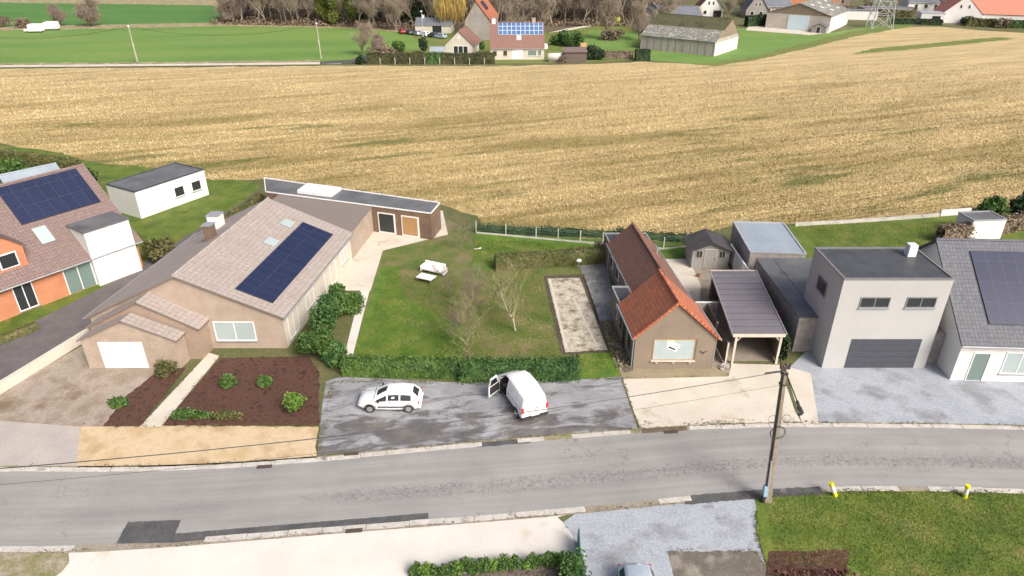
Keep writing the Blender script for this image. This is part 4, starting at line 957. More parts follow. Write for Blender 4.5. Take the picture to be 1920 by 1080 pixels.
for k in range(14): m.box(1.62, 1.66, .2, 10.1, .08 + k * .165, .21 + k * .165)
m.build('slatted_wall', 'fence_wood', c)
m = MB(SC2); m.box(-1.9, 1.6, 10.06, 10.12, 0, 2.35); m.build('back_wall', 'fence_wood', c)

fz = thing('board_fence', 'dark weathered board fence with white capping between house and carport', 'fence', (0, 0, 0))
P0, P1 = np.array((15.61, 42.32)), np.array((16.28, 48.87))
P1 = np.array((15.95, 48.4)); P0 = np.array((15.9, 42.3))
m = MB(); L = 6.0
for k in range(9): m.box(15.86, 15.9, 42.35, 48.3, .1 + k * .2, .285 + k * .2)
m.build('boards', 'fence_wood', fz)
m = MB()
for y in (42.3, 45.3): m.box(15.82, 15.94, y - .06, y + .06, 0, 1.95)
m.build('post', 'cream_paint', fz)
m = MB(); 
for k in range(9): m.box(15.95, 16.75, 48.36, 48.4, .1 + k * .2, .285 + k * .2)
m.build('boards', 'grey_wall', fz); m = MB(); m.box(14.9, 16.8, 48.33, 48.45, 1.93, 2.0); m.build('capping', 'white_paint', fz)
m = MB()
for k in range(9): m.box(14.9, 15.85, 48.36, 48.4, .1 + k * .2, .285 + k * .2)
m.build('gate', 'grey_wall', fz)

bt = thing('covered_parasol', 'blue covered parasol standing at the back of the carport', 'parasol', (18.9, 47.2, 0))
m = MB(); m.tube([(0, 0, .05), (0, 0, .5), (.02, 0, 1.2), (0, 0, 1.9), (0, 0, 2.1)], [.1, .26, .3, .18, .03], 12); m.build('cover', 'blue_plastic', bt, smooth=True)
m = MB(); m.tube([(0, 0, 0), (0, 0, .07)], .3, 14); m.build('base', 'rubber', bt)
tr = thing('terracotta_pot', 'small terracotta pot on the pale concrete behind the house', 'flower pot', (17.38, 56.77))
m = MB(); m.tube([(0, 0, 0), (0, 0, .22), (0, 0, .26)], [.14, .2, .22], 12); m.build('pot', 'terracotta', tr)
m = MB(); m.tube([(0, 0, .262), (0, 0, .27)], .19, 12); m.build('soil', 'soil', tr)
bush('low white flowering plant at the corner of the fence beside the carport', (15.66, 41.77), (.3, .22, .2), 'tarp_white', 400, .04, 'flowering_plant', cat='plant', seed=4)

# garden shed
s = thing('garden_shed', 'beige wooden garden shed with dark felt roof and two small windows', 'shed', (17.1, 58.6, 0), R(-1.5))
wl = MB(); wl.extr_y([(0, 0), (3.5, 0), (3.5, 1.95), (1.75, 2.65), (0, 1.95)], 0, 3.0); wl.build('wall', 'shed_wood', s)
r = MB(); a, b = -.35, 3.2; r.slab((-.35, b, 1.9), (-.35, a, 1.9), (1.75, a, 2.76), (1.75, b, 2.76), .06); r.slab((3.85, a, 1.9), (3.85, b, 1.9), (1.75, b, 2.76), (1.75, a, 2.76), .06); r.build('roof', 'shed_felt', s)
for x in (.35, 2.5): opening(s, 'F', 3.5, 3, x, 1.1, .58, .75, frame='shed_wood', bars=2, fw=.05)
d = MB(); d.box(1.2, 2.25, -.04, .0, .05, 1.95); do = d.build('door', 'shed_wood', s)
d = MB(); d.box(1.14, 1.19, -.055, .0, .05, 2.0); d.box(2.26, 2.31, -.055, .0, .05, 2.0); d.box(1.19, 2.26, -.055, .0, 1.96, 2.01); d.build('door_frame', 'cream_paint', s)
d = MB(); d.box(2.1, 2.16, -.08, -.04, .95, 1.1); d.build('handle', 'black_metal', do)

# white slatted fence and wall towards the right neighbour
f = thing('slatted_fence', 'white slatted garden fence between the shed and the carport', 'fence', (21.05, 53.2, 0))
m = MB()
for k in range(9): m.box(-.02, .02, 0, 6.6, .15 + k * .19, .27 + k * .19)
m.build('slats', 'white_paint', f)
for k in range(5):
    m = MB(); m.box(-.06, .06, k * 1.65 - .06, k * 1.65 + .06, 0, 1.9); m.build('post', 'white_paint', f)
m = MB(); m.box(-.07, .07, -.1, 6.7, 1.9, 1.95); m.build('capping', 'white_paint', f)
for k, (y, mt, nm, lb) in enumerate(((45.5, 'leaf_mid', 'shrub', 'green shrub beside the carport roof next to the grey neighbour wall'), (47.6, 'red_flower', 'shrub', 'red leaved shrub at the right edge of the carport'), (44.0, 'leaf_brown', 'shrub', 'pale brown shrub nearest the road along the carport'))):
    bush(lb, (20.75 + .1 * (y - 44), y, 0), (.35, .8, 1.15), mt, 900, .05, nm, seed=20 + k, cat='shrub')
hedge('slim dark hedge along the right side of the carport', (20.5, 43), (21.3, 52.6), .4, 1.7, 'leaf_dark', dens=110)

# garden: fences, hedges, trees, lamp
f = thing('mesh_fence', 'green wire mesh fence with pale concrete posts along the stubble field', 'fence', (0, 0, 0))
fp = [(-3.81, 67.02), (2.52, 65.61), (9.33, 64.12), (10.6, 63.9), (15.33, 62.9), (21.2, 64.4)]
for (x0, y0), (x1, y1) in zip(fp[:-1], fp[1:]):
    n = max(1, int(math.hypot(x1 - x0, y1 - y0) / 2.3))
    for k in range(n):
        x, y = x0 + (x1 - x0) * k / n, y0 + (y1 - y0) * k / n
        m = MB(); m.box(x - .05, x + .05, y - .05, y + .05, 0, 1.35); m.build('post', 'kerb_concrete', f)
m = MB()
for (x0, y0), (x1, y1) in zip(fp[:-1], fp[1:]):
    for z in (.1, .4, .7, 1.0, 1.25): m.tube([(x0, y0 + .06, z), (x1, y1 + .06, z)], .012, 3)
    n = int(math.hypot(x1 - x0, y1 - y0) / .22)
    for k in range(n):
        x, y = x0 + (x1 - x0) * k / n, y0 + (y1 - y0) * k / n + .06
        m.tube([(x, y, .05), (x, y, 1.25)], .008, 3, cap=False)
m.build('mesh', 'mesh_green', f)
m = MB()
for (x0, y0), (x1, y1) in zip(fp[:-1], fp[1:]): m.obox(((x0 + x1) / 2, (y0 + y1) / 2 - .1, .1), (math.hypot(x1 - x0, y1 - y0), .05, .2), rz=math.atan2(y1 - y0, x1 - x0))
m.build('concrete_base', 'kerb_concrete', f)
hedge('ragged ivy growth at the foot of the rear mesh fence', (-3.6, 67.4), (21, 63.2 + 1.3), .5, .75, 'leaf_dark', name='ivy_growth', dens=50, leaf=.06, wob=.14, cat='climber')
hedge('low clipped brown green hedge crossing the garden behind the bare tree', (-1.6, 58.4), (9.2, 60.1), 1.0, 1.45, 'hedge_brown_mid', dens=160, leaf=.035)
hedge('thick glossy green laurel hedge behind the white van', (-3.7, 40.55), (4.75, 40.85), 1.1, 1.35, 'leaf_hedge', dens=260, leaf=.045, wob=.12)
for i, (loc, ht, sd, mt, lb) in enumerate((((0.26, 47.18), 6.2, 5, 'twig_pale', 'bare spreading fruit tree in the middle of the worn lawn'), ((-3.23, 43.18), 5.4, 9, 'twig_pale', 'bare leaning tree at the left end of the laurel hedge'),
                                         ((-3.03, 50.2), 4.4, 14, 'twig_red', 'thin bare reddish shrub at the left edge of the worn lawn'))):
    rt = thing('bare_tree', lb, 'tree', loc, i * 1.3)
    sg = branches(sd, ht, spread=.62, levels=3, r0=(.085, .06, .035)[i], n0=15, twig=.006, nseg=4, low=.12, up=.45)
    tree_from(sg, rt, 'bark_pale' if i == 0 else 'bark', mt, 1); twig_haze(sg, rt, mt, 1500 if i == 0 else 900, .2, .0045)
l = thing('garden_lamp', 'small white capped lamp post at the corner of the grey terrace', 'lamp', (6.35, 58.35, 0))
m = MB(); m.tube([(0, 0, 0), (0, 0, .75)], .05, 8); m.build('post', 'grey_metal', l)
m = MB(); m.tube([(0, 0, .75), (0, 0, .92)], [.11, .13], 8); m.build('lantern', 'glass_pale', l)
m = MB(); m.tube([(0, 0, .925), (0, 0, .98), (0, 0, 1.1)], [.26, .22, .03], 8); m.build('cap', 'white_paint', l)
m = thing('lawn_ornament', 'small pale branched stick lying on the bright lawn', 'stick', (-3.45, 62.82)); q = MB(); q.tube([(-.35, 0, .05), (.35, .1, .08)], .05, 5); q.tube([(0, .05, .06), (.3, .4, .07)], .04, 5); q.build('stick', 'tarp_white', m)
bush('round dark bush behind the brown tiled roof', (11.29, 65.2), (.9, .7, .8), 'leaf_dark', 1400, .06, seed=9)
bush('brown bush where the clipped hedge meets the house', (8.9, 61.6), (.8, .8, 1.0), 'leaf_brown', 900, .05, seed=12)
# border stones / weeds beside the house: loose gravelly plants
C = np.stack([RNG.uniform(7.6, 8.7, 900), RNG.uniform(41.8, 48.6, 900), np.abs(RNG.normal(size=900)) * .06 + .03], 1); C[:, 0] -= (C[:, 1] - 41.8) * .05 - .1
V, F = quads(C, .05); tag(np_mesh('bed_plants', V, F, 'grit'), 'small pale weeds and stones in the dark bed beside the house', 'ground cover', kind='stuff')

# white panel van with its driver's door open
vehicle('panel_van', 'white panel van parked on the wet forecourt with its left door open', 'van', (1.5, 35.75, .014), R(23), 'car_white', S=VAN, door_open=True).scale = (1.14, 1.14, 1.14)
vehicle('parked_car', 'white car parked side on at the left end of the forecourt', 'car', (-6.2, 37.5, .014), R(90), 'car_white', S=HATCH, glass_side=((2, 5),), glass_back=(1, 2))
vehicle('parked_car', 'pale blue grey car on the gravel at the bottom edge', 'car', (6.1, 23.6, .02), R(180), 'car_blue', S=HATCH, glass_side=((2, 5),), glass_back=(1, 2))

# utility pole
p = thing('utility_pole', 'tall concrete utility pole with coiled cables at the lawn corner', 'utility pole', (14.53, 28.62, 0))
m = MB()
m.add([(-.2, -.14, 0), (.2, -.14, 0), (.2, .14, 0), (-.2, .14, 0), (-.83, -.09, 9.15), (-.59, -.09, 9.15), (-.59, .09, 9.15), (-.83, .09, 9.15)], [(0, 3, 2, 1), (4, 5, 6, 7), (0, 1, 5, 4), (1, 2, 6, 5), (2, 3, 7, 6), (3, 0, 4, 7)])
m.build('shaft', 'pole_concrete', p, bevel=.02)
PX = lambda z: -.71 * z / 9.15
m = MB()
for k, dx in enumerate((-.03, .04, .1)): m.tube([(PX(z) - .2 + .07 * z / 9 + dx * .6, -.16 + .04 * z / 9 - .01 * k, z) for z in np.linspace(.4 if k < 2 else 3.2, 9, 12)], .022, 6)
m.build('cable', 'rubber', p)
m = MB(); m.tube([(PX(z) - .14 + .02 * z / 9, -.19, z) for z in (.9, 3.2)], .05, 6); m.build('cable_guard', 'steel', p)
m = MB(); m.obox((-.3, -.1, .95), (.22, .26, .75), ry=-.07); bx = m.build('meter_box', 'pale_blue', p, bevel=.02)
m = MB(); m.obox((-.3, -.08, .35), (.16, .2, .5), ry=-.07); m.build('cable_guard', 'black_metal', p)
for x, z, r_ in ((-.42, 5.2, .36), (-.85, 6.1, .22), (-.12, 6.15, .22)):
    m = MB()
    for q in range(3 if r_ > .3 else 1):
        m.tube([(x - .0 + (r_ + .03 * q) * cos(a), -.2 - .02 * q, z + (r_ + .035 * q) * sin(a)) for a in np.linspace(0, 2 * pi, 25)], .01, 5)
    m.build('cable_coil', 'rubber', p)
m = MB(); m.obox((PX(9), 0, 9.2), (.5, .12, .12)); m.obox((PX(9), 0, 8.9), (.36, .3, .1)); m.obox((PX(8.2), 0, 8.2), (.34, .28, .08)); m.build('bracket', 'iron', p)
for dx, z in ((-.22, 9.3), (.0, 9.34), (.22, 9.3)):
    m = MB(); m.tube([(PX(9) + dx, 0, z), (PX(9) + dx, 0, z + .09), (PX(9) + dx, 0, z + .16)], [.06, .07, .03], 8); m.build('insulator', 'iron', p)
m = MB(); m.tube([(-.82, .75, 9.35), (-.75, 0, 9.2), (-.7, -1.2, 8.8), (-.66, -1.9, 8.55)], .035, 6); ar = m.build('lamp_arm', 'black_metal', p)
m = MB(); m.obox((-.66, -2.0, 8.5), (.13, .3, .12), rx=.3); m.obox((-.64, -2.35, 8.38), (.2, .42, .1), rx=.2); m.obox((-.74, -2.6, 8.32), (.24, .12, .1), rz=.3); m.build('lamp_head', 'black_metal', ar, bevel=.02)
def wire(name, label, a, b, sag, r=.014, n=24, group=None):
    m = MB(); m.tube([(a[0] + (b[0] - a[0]) * f, a[1] + (b[1] - a[1]) * f, a[2] + (b[2] - a[2]) * f - 4 * sag * f * (1 - f)) for f in np.linspace(0, 1, n)], r, 4)
    return tag(m.build(name, 'black_metal'), label, 'cable', group)
wire('overhead_cable', 'thick black cable running left from the pole top above the van', (13.7, 28.6, 9.0), (-31, 20.6, 9.0), .9, .028)
wire('overhead_cable', 'thin grey cable running left from the pole below the thick one', (13.8, 28.6, 8.15), (-31, 20.6, 8.1), .9, .012)
m = MB(); m.tube([(13.55, 28.58, 9.0), (12.8, 28.45, 8.98)], .05, 6); m.build('cable_clamp', 'rubber', p).location = (-14.53, -28.62, 0)
p2 = thing('utility_pole', 'concrete utility pole holding the cables beyond the left edge', 'utility pole', (-31, 20.6, 0)); m = MB(); m.add([(-.17, -.13, 0), (.17, -.13, 0), (.17, .13, 0), (-.17, .13, 0), (-.1, -.08, 9.15), (.1, -.08, 9.15), (.1, .08, 9.15), (-.1, .08, 9.15)], [(0, 3, 2, 1), (4, 5, 6, 7), (0, 1, 5, 4), (1, 2, 6, 5), (2, 3, 7, 6), (3, 0, 4, 7)]); m.build('shaft', 'pole_concrete', p2)

# marker posts, green fence, drains
for i, (x, y, lx, ly) in enumerate(((18.6, 29.05, -.42, .1), (25.98, 28.95, -.1, -.02))):
    b = thing('marker_post', ('yellow and white marker post leaning left beside the kerb', 'yellow and white marker post standing nearly upright at the right kerb')[i], 'marker post', (x, y, .02), group='marker posts on the lawn edge')
    for nm, mt, f0, f1, r_ in (('base', 'yellow', 0, .3, .12), ('shaft', 'white_paint', .3, .78, .115), ('cap', 'yellow', .78, 1, .13)):
        m = MB(); m.tube([(lx * f0, ly * f0, .92 * f0), (lx * f1, ly * f1, .92 * f1)], r_, 14); m.build(nm, mt, b)
f = thing('garden_fence', 'narrow green garden fence panel beside the small hedge at the bottom', 'fence', (3.5, 25.6, 0), R(-92))
m = MB(); m.box(0, 7, -.02, .02, .05, 1.2); m.build('panel', 'green_paint', f)
m = MB(); m.box(-.04, .04, -.05, .05, 0, 1.35); m.build('post', 'steel', f)
m = MB(); m.box(1.8, 7, -.12, .12, 0, .22); m.build('plinth', 'kerb_concrete', f)
for i, (q, lb) in enumerate((((-14.99, 31.42), 'brown iron drain grate in the far gutter before the sand strip'), ((-8.55, 26.47), 'brown iron drain grate in the near gutter under the tarmac strip'), ((-9.96, 32.55), 'small square drain with pale frame at the end of the sand strip'), ((10.29, 34.62), 'rusty drain grate at the foot of the cream driveway'))):
    d = thing('drain_grate', lb, 'drain', (q[0], q[1], .04), R(6)); m = MB(); m.box(-.45, .45, -.14, .14, 0, .02); m.build('frame', 'iron', d)
    for k in range(7):
        m = MB(); m.box(-.4 + k * .125, -.34 + k * .125, -.11, .11, .021, .032); m.build('bar', 'slab_border', d)
# the row of small clipped bushes at the bottom edge
for i in range(19):
    f_ = i / 18; q0, q1 = np.array((-4.78, 23.53)), np.array((2.8, 24.37)); q = q0 + (q1 - q0) * f_
    rr = RNG.uniform(.3, .42)
    bush('small upright green bush in the edging row', tuple(q + RNG.normal(size=2) * .04), (rr, rr * .9, rr * 1.35), 'leaf_bright' if i % 4 == 1 else 'leaf_mid', 800, .035, 'edging_bush', seed=100 + i, group='small bushes edging the planting bed')
hedge('dense dark green bush cluster at the right end of the edging row', (3.0, 23.9), (3.15, 21.5), .8, 1.25, 'leaf_hedge', dens=260, leaf=.045, wob=.14)
C = np.stack([RNG.uniform(13.3, 17.4, 1400), RNG.uniform(20, 23.9, 1400), np.abs(RNG.normal(size=1400)) * .08 + .05], 1); V, F = quads(C, .06)
tag(np_mesh('dead_leaves', V, F, 'brown_leaf_red'), 'reddish brown mulch clumps in the bed on the lawn', 'mulch', kind='stuff')

# ------------------------------------------------------------------ right neighbours
a = thing('flat_roofed_annexe', 'pale blue flat roofed outbuilding behind the carport', 'outbuilding', (21.4, 55.6, 0), R(-4))
flat_block(a, 0, 4.9, 0, 7.2, 3.0, 'grey_wall', 'flat_roof_blue', 'steel')
opening(a, 'F', 4.9, 7.2, .6, 0, 3.6, 2.3, 'door', 'grey_metal', 'glass_dark', bars=3)
a = thing('modern_house', 'pale grey cubic house with two slit windows above a dark garage door', 'house', (22.95, 41.9, 0))
flat_block(a, 0, 7.6, 0, 5.2, 7.35, 'grey_render', 'flat_dark', 'grey_metal')
for x in (1.5, 4.75): opening(a, 'F', 7.6, 5.2, x, 5.15, 2.1, .85, frame='grey_metal', bars=2)
garage_door(a, 'F', 7.6, 5.2, 1.65, .05, 5.1, 2.5, 'car_dark', 5)
m = MB(); m.box(6.2, 6.8, 3.6, 4.2, 7.4, 8.3); m.build('chimney', 'white_wall', a)
opening(a, 'L', 7.6, 5.2, 1.6, 4.9, 1.6, 1.1, frame='grey_metal')
m = MB(); m.box(7.62, 8.5, 1.6, 5, 0, 5.0); m.build('entrance_bay', 'grey_wall', a)
m = MB(); m.box(7.65, 8.45, 1.52, 1.595, .05, 2.2); m.build('door', 'car_dark', a)
m = MB(); m.box(-1.4, -.01, 2.2, 12.4, 0, 3.0); m.box(0, 7.6, 5.22, 12.4, 0, 3.0); m.build('lower_wing', 'grey_wall', a)
m = MB(); m.box(-1.45, -.02, 2.15, 12.45, 3.005, 3.1); m.box(.02, 7.65, 5.25, 12.45, 3.005, 3.1); m.build('lower_roof', 'flat_roof', a)
a = thing('white_house', 'white fronted house under a steep dark blue grey roof at the right edge', 'house', (31.6, 40.4, 0), R(-3))
gable_parts(a, 0, 13, 0, 12.5, 3.5, 8.3, 'white_wall', 'tile_grey', 'x', ov=.4, ovg=.3)
opening(a, 'F', 13, 12, 1.0, .05, 1.2, 2.35, 'door', 'white_paint', 'glass_green'); opening(a, 'F', 13, 12, 3.2, .7, 3.4, 1.8, frame='white_paint', glass='glass_pale', bars=3); opening(a, 'F', 13, 12, 8, .7, 3.4, 1.8, frame='white_paint', glass='glass_pale', bars=3)
opening(a, 'L', 13, 12.5, 5, .9, 1.6, 1.2); opening(a, 'L', 13, 12.5, 5.3, 4.6, 1.2, 1.2)
sl_ = 4.8 / 6.25
roof_panel(a, (1.9, .9, 3.5 + .9 * sl_), (9.6, .9, 3.5 + .9 * sl_), (9.6, 5.5, 3.5 + 5.5 * sl_), (1.9, 5.5, 3.5 + 5.5 * sl_), 'solar_dark')
chimney(a, 11, 6.2, 7, 9.3)
m = MB(); m.box(-1.1, -.05, 2.0, 10, 0, 2.7); m.build('side_passage', 'grey_wall', a)
for i, (q, r_, lb) in enumerate((((54.28, 72.01), (1.5, 1.3, 1.25), 'rounded dark green bush at the field edge'), ((57.81, 72.33), (1.4, 1.2, 1.4), 'dark bush cut by the right edge of the view'))):
    bush(lb, q, r_, 'leaf_mid' if i == 0 else 'leaf_dark', 2600, .09, seed=40 + i)
w_ = thing('garden_wall', 'low pale garden wall along the field behind the right gardens', 'wall', (0, 0, 0))
m = MB(); q = [(30.83, 68.92), (37.63, 69.82), (44.06, 70.9), (48.07, 71.69)]
for (x0, y0), (x1, y1) in zip(q[:-1], q[1:]): m.obox(((x0 + x1) / 2, (y0 + y1) / 2, .2), (math.hypot(x1 - x0, y1 - y0) - .02, .14, .4), rz=math.atan2(y1 - y0, x1 - x0))
m.build('wall', 'kerb_concrete', w_)
m = MB(); q = [(48.28, 71.85), (52.03, 72.5)]; (x0, y0), (x1, y1) = q; m.obox(((x0 + x1) / 2, (y0 + y1) / 2, .35), (math.hypot(x1 - x0, y1 - y0), .18, .7), rz=math.atan2(y1 - y0, x1 - x0)); m.build('wall', 'white_wall', w_)
a = thing('small_shed', 'low white garden store near the far right boundary', 'shed', (47.5, 65.2, 0), R(5)); flat_block(a, 0, 3.6, 0, 2.4, 2.1, 'white_wall', 'flat_roof')
hedge('brown beech hedge between the right gardens near the field', (44, 64.5), (62, 70.5), 1.0, 1.7, 'leaf_brown', dens=60, leaf=.07)
rt = thing('stacked_planter', 'brown bushy planter between carport and grey house', 'planter', (21.9, 47.5, 0)); m = MB(); m.box(-.4, .4, -1.4, 1.4, 0, .5); m.build('box', 'fence_wood', rt); C = blob_pts(900, (.45, 1.4, .6), (0, 0, .9), seed=8); V, F = quads(C, .06); np_mesh('foliage', V, F, 'leaf_brown', rt)

# ------------------------------------------------------------------ left neighbour: long beige house
SL = lambda x, y, z: (x + .12 * y, y, z)
a = thing('long_beige_house', 'long beige brick house with a row of blue solar panels on its roof', 'house', (-24.75, 44.6, 0))
gable_parts(a, -7.2, 7.3, 0, 15.6, 3.0, 6.4, 'brick_cream', 'tile_beige', 'y', ov=.3, ovg=.25, X=SL, rx=0)
opening(a, 'F', 7.3, 21, 2.0, .7, 3.1, 1.7, glass='glass_pale', bars=2, X=SL)
# right-hand long wall: white rendered with windows
s_ = 3.4 / 7.3
for y, w_, z, hh in ((.7, 1.9, .3, 2.1), (4.2, 1.8, .9, 1.3), (8.5, 2.8, .2, 2.2), (12.6, 1.8, .9, 1.3)): opening(a, 'R', 7.3, 15.6, y, z, w_, hh, glass='glass_pale' if y < 9 else 'glass_dark', bars=2, X=SL)
m = MB(SL); m.box(7.305, 7.33, .1, 15.5, 0, 2.6); m.build('render_panel', 'offwhite_wall', a)
roof_panel(a, (6.35, .9, 3 + .95 * s_), (6.35, 14.0, 3 + .95 * s_), (3.7, 14.0, 3 + 3.6 * s_), (3.7, .9, 3 + 3.6 * s_), 'solar_dark', X=SL)
for x, y in ((2.6, 8.3), (2.4, 12.2)): roof_panel(a, (x + .9, y, 3 + (7.3 - x - .9) * s_), (x + .9, y + 1.2, 3 + (7.3 - x - .9) * s_), (x, y + 1.2, 3 + (7.3 - x) * s_), (x, y, 3 + (7.3 - x) * s_), 'glass_pale', 'skylight', X=SL)
chimney(a, -3.4, 12.5, 4.2, 6.1, 1.0, 'white_wall', X=SL)
m = MB(SL); m.box(-4, 7.2, 15.9, 27, 0, 2.75); m.build('link_wing', 'brick_cream', a); m = MB(SL); m.box(-4.1, 7.3, 15.95, 27, 2.755, 2.85); m.build('flat_roof', 'tile_beige', a); chimney(a, -1.6, 8.2, 5, 6.9, .7, 'brick_brown', X=SL)
# two stepped gabled fronts in front of it
w1 = MB(SL); w1.extr_y([(-6.2, 0), (1.6, 0), (1.6, 2.7), (-2.2, 4.85), (-6.2, 2.9)], -1.5, -.02); w1.build('middle_gable', 'brick_beige', a)
r = MB(SL); r.slab((-6.45, 0.0, 2.85), (-6.45, -1.65, 2.85), (-2.2, -1.65, 5.0), (-2.2, 0.0, 5.0), .1); r.slab((1.9, -1.65, 2.7), (1.9, 0, 2.7), (-2.2, 0, 5.0), (-2.2, -1.65, 5.0), .1); r.build('middle_roof', 'tile_beige', a)
w1 = MB(SL); w1.extr_y([(-6.2, 0), (.6, 0), (.6, 2.5), (-2.8, 4.0), (-6.2, 2.5)], -2.72, -1.53); w1.build('garage', 'brick_cream', a)
r = MB(SL); r.slab((-6.45, -1.6, 2.45), (-6.45, -2.85, 2.45), (-2.8, -2.85, 4.15), (-2.8, -1.6, 4.15), .1); r.slab((.85, -2.85, 2.45), (.85, -1.6, 2.45), (-2.8, -1.6, 4.15), (-2.8, -2.85, 4.15), .1); r.build('garage_roof', 'tile_beige', a)
garage_door(a, 'F', 7.3, 21, -5.0, .05, 3.2, 2.25, 'white_paint', 4, X=SL, off=2.73)
# rear wing along the field
b = thing('flat_roofed_wing', 'long brown brick outbuilding with dark flat roof and white rooflight along the field', 'outbuilding', (0, 0, 0))
Q = [(-27.2, 71.6), (-8.3, 65.2), (-7.64, 68.2), (-28.9, 76.3)]
m = MB(); m.prism(Q, 0, 2.9); m.build('wall', 'brick_brown', b)
cx, cy = -18, 70.3
In = [(cx + (x - cx) * .985, cy + (y - cy) * .95) for x, y in Q]
m = MB(); m.prism(In, 2.905, 2.95); fr = m.build('flat_roof', 'flat_roof', b)
m = MB()
for (x0, y0), (x1, y1) in zip(Q, Q[1:] + Q[:1]): m.obox(((x0 + x1) / 2, (y0 + y1) / 2, 2.98), (math.hypot(x1 - x0, y1 - y0) - .16, .09, .12), rz=math.atan2(y1 - y0, x1 - x0))
m.build('roof_edge', 'white_paint', fr)
m = MB(); m.prism([(-23.6, 71.2), (-19.6, 69.9), (-19.0, 72.2), (-23.1, 73.6)], 2.96, 3.3); m.build('rooflight', 'white_paint', b)
for x0 in (-16.4, -13.2, -10.6):
    y0 = 65.2 + (x0 + 8.3) / (-27.2 + 8.3) * 6.4
    m = MB(); m.obox((x0, y0 - .03, 1.2), (2.0, .1, 2.3), rz=-.33); fo = m.build('door', 'white_paint', b)
    m = MB(); m.obox((x0 - .02, y0 - .09, 1.25), (1.7, .05, 2.0), rz=-.33); m.build('leaf', 'glass_dark' if x0 < -13 else 'wood_trim', fo)
for i, (q, lb, r_) in enumerate((((-14.03, 50.2), 'green shrub beside the garden path nearest the terrace', (1.5, 2.2, 1.3)), ((-14.41, 46.37), 'tall loose green shrub against the beige house side wall', (1.5, 1.8, 1.9)), ((-14.5, 43.47), 'broad green shrub at the corner of the mulch bed', (1.5, 1.5, 1.2)), ((-12.81, 42.61), 'low green shrub where the garden path meets the clipped hedge', (1.2, 1.4, .9)))):
    bush(lb, (q[0] - .4, q[1]), r_, ('leaf_mid', 'leaf_hedge', 'leaf_mid', 'leaf_hedge')[i], 4200, .07, 'shrub', seed=60 + i, cat='shrub')
hedge('clipped green hedge between the left lawn and the forecourt', (-12.3, 41.3), (-4.0, 41.0), 1.1, 1.2, 'leaf_mid', dens=150, leaf=.05)
hedge('low hedge along the left drive beside the lawn', (-32.4, 58), (-29.2, 75), .9, 1.5, 'leaf_olive', dens=70)
for i, (q, mt, r_) in enumerate((((-14.61, 36.87), 'leaf_bright', (.75, .6, 1.0)), ((-20.11, 39.59), 'leaf_mid', (.6, .5, .5)), ((-17.45, 39.59), 'leaf_mid', (.6, .5, .5)), ((-21.29, 36.02), 'leaf_mid', (1.3, .45, .4)), ((-19.16, 36.02), 'leaf_olive', (1.1, .4, .35)), ((-26.7, 37.45), 'leaf_mid', (.9, .5, .45)))):
    bush(('bright green cone shaped shrub at the right end of the red mulch bed', 'small green shrub in the back left of the red mulch bed', 'small green shrub in the back right of the red mulch bed', 'low spreading shrub beside the diagonal path', 'low olive shrub in the front of the red mulch bed', 'low shrub in the small triangular mulch bed')[i], q, r_, mt, 900, .06, 'shrub', seed=80 + i, cat='shrub')
bush('grey green bush in front of the beige house between garage and path', (-24.91, 40.82), (.8, .6, .8), 'leaf_olive', 900, .06, 'shrub', seed=97, cat='shrub')
w_ = thing('retaining_wall', 'low cream wall running diagonally beside the left driveway', 'wall', (0, 0, 0))
m = MB(); q = [(-36.59, 36.58), (-35.89, 38.77), (-34.74, 42.46), (-33.58, 46.21)]
for (x0, y0), (x1, y1) in zip(q[:-1], q[1:]): m.obox(((x0 + x1) / 2, (y0 + y1) / 2, .4), (math.hypot(x1 - x0, y1 - y0), .3, .8), rz=math.atan2(y1 - y0, x1 - x0))
m.build('wall', 'offwhite_wall', w_)
g = thing('sofa', 'pale cushioned garden sofa on the back lawn of the beige house', 'garden furniture', (-7.4, 57.6, 0), R(-25))
for nm, mt, bx_ in (('seat', 'white_paint', (-1.1, 1.1, -.4, .45, .28, .5)), ('backrest', 'white_paint', (-1.1, 1.1, .32, .5, .5, .95)), ('armrest', 'white_paint', (-1.25, -1.1, -.4, .5, .1, .65)), ('armrest', 'white_paint', (1.1, 1.25, -.4, .5, .1, .65))):
    m = MB(); m.box(*bx_); m.build(nm, mt, g, bevel=.05)
g2 = thing('garden_table', 'low pale garden table in front of the garden seat', 'table', (-7.9, 55.9, 0), R(-25)); m = MB(); m.box(-.8, .8, -.5, .5, .42, .48); m.build('tabletop', 'white_paint', g2)
for sx in (-.7, .7):
    for sy in (-.4, .4): m = MB(); m.box(sx - .04, sx + .04, sy - .04, sy + .04, 0, .42); m.build('leg', 'grey_metal', g2)
for i, q in enumerate(((-5.11, 62.56), (-5.39, 52.54), (-3.72, 48.02), (-4.63, 45.58))):
    rt = thing('bare_shrub', ('brown bare shrub behind the garden seat by the field', 'brown bare shrub beside the garden seat', 'brown bare shrub halfway along the garden boundary', 'brown bare shrub near the clipped hedge on the left lawn')[i], 'shrub', q, i)
    tree_from(branches(70 + i, 3.6, spread=.7, levels=3, r0=.04, n0=9, twig=.008, nseg=3, low=.05, up=.5), rt, 'bark', 'twig_red', 1)

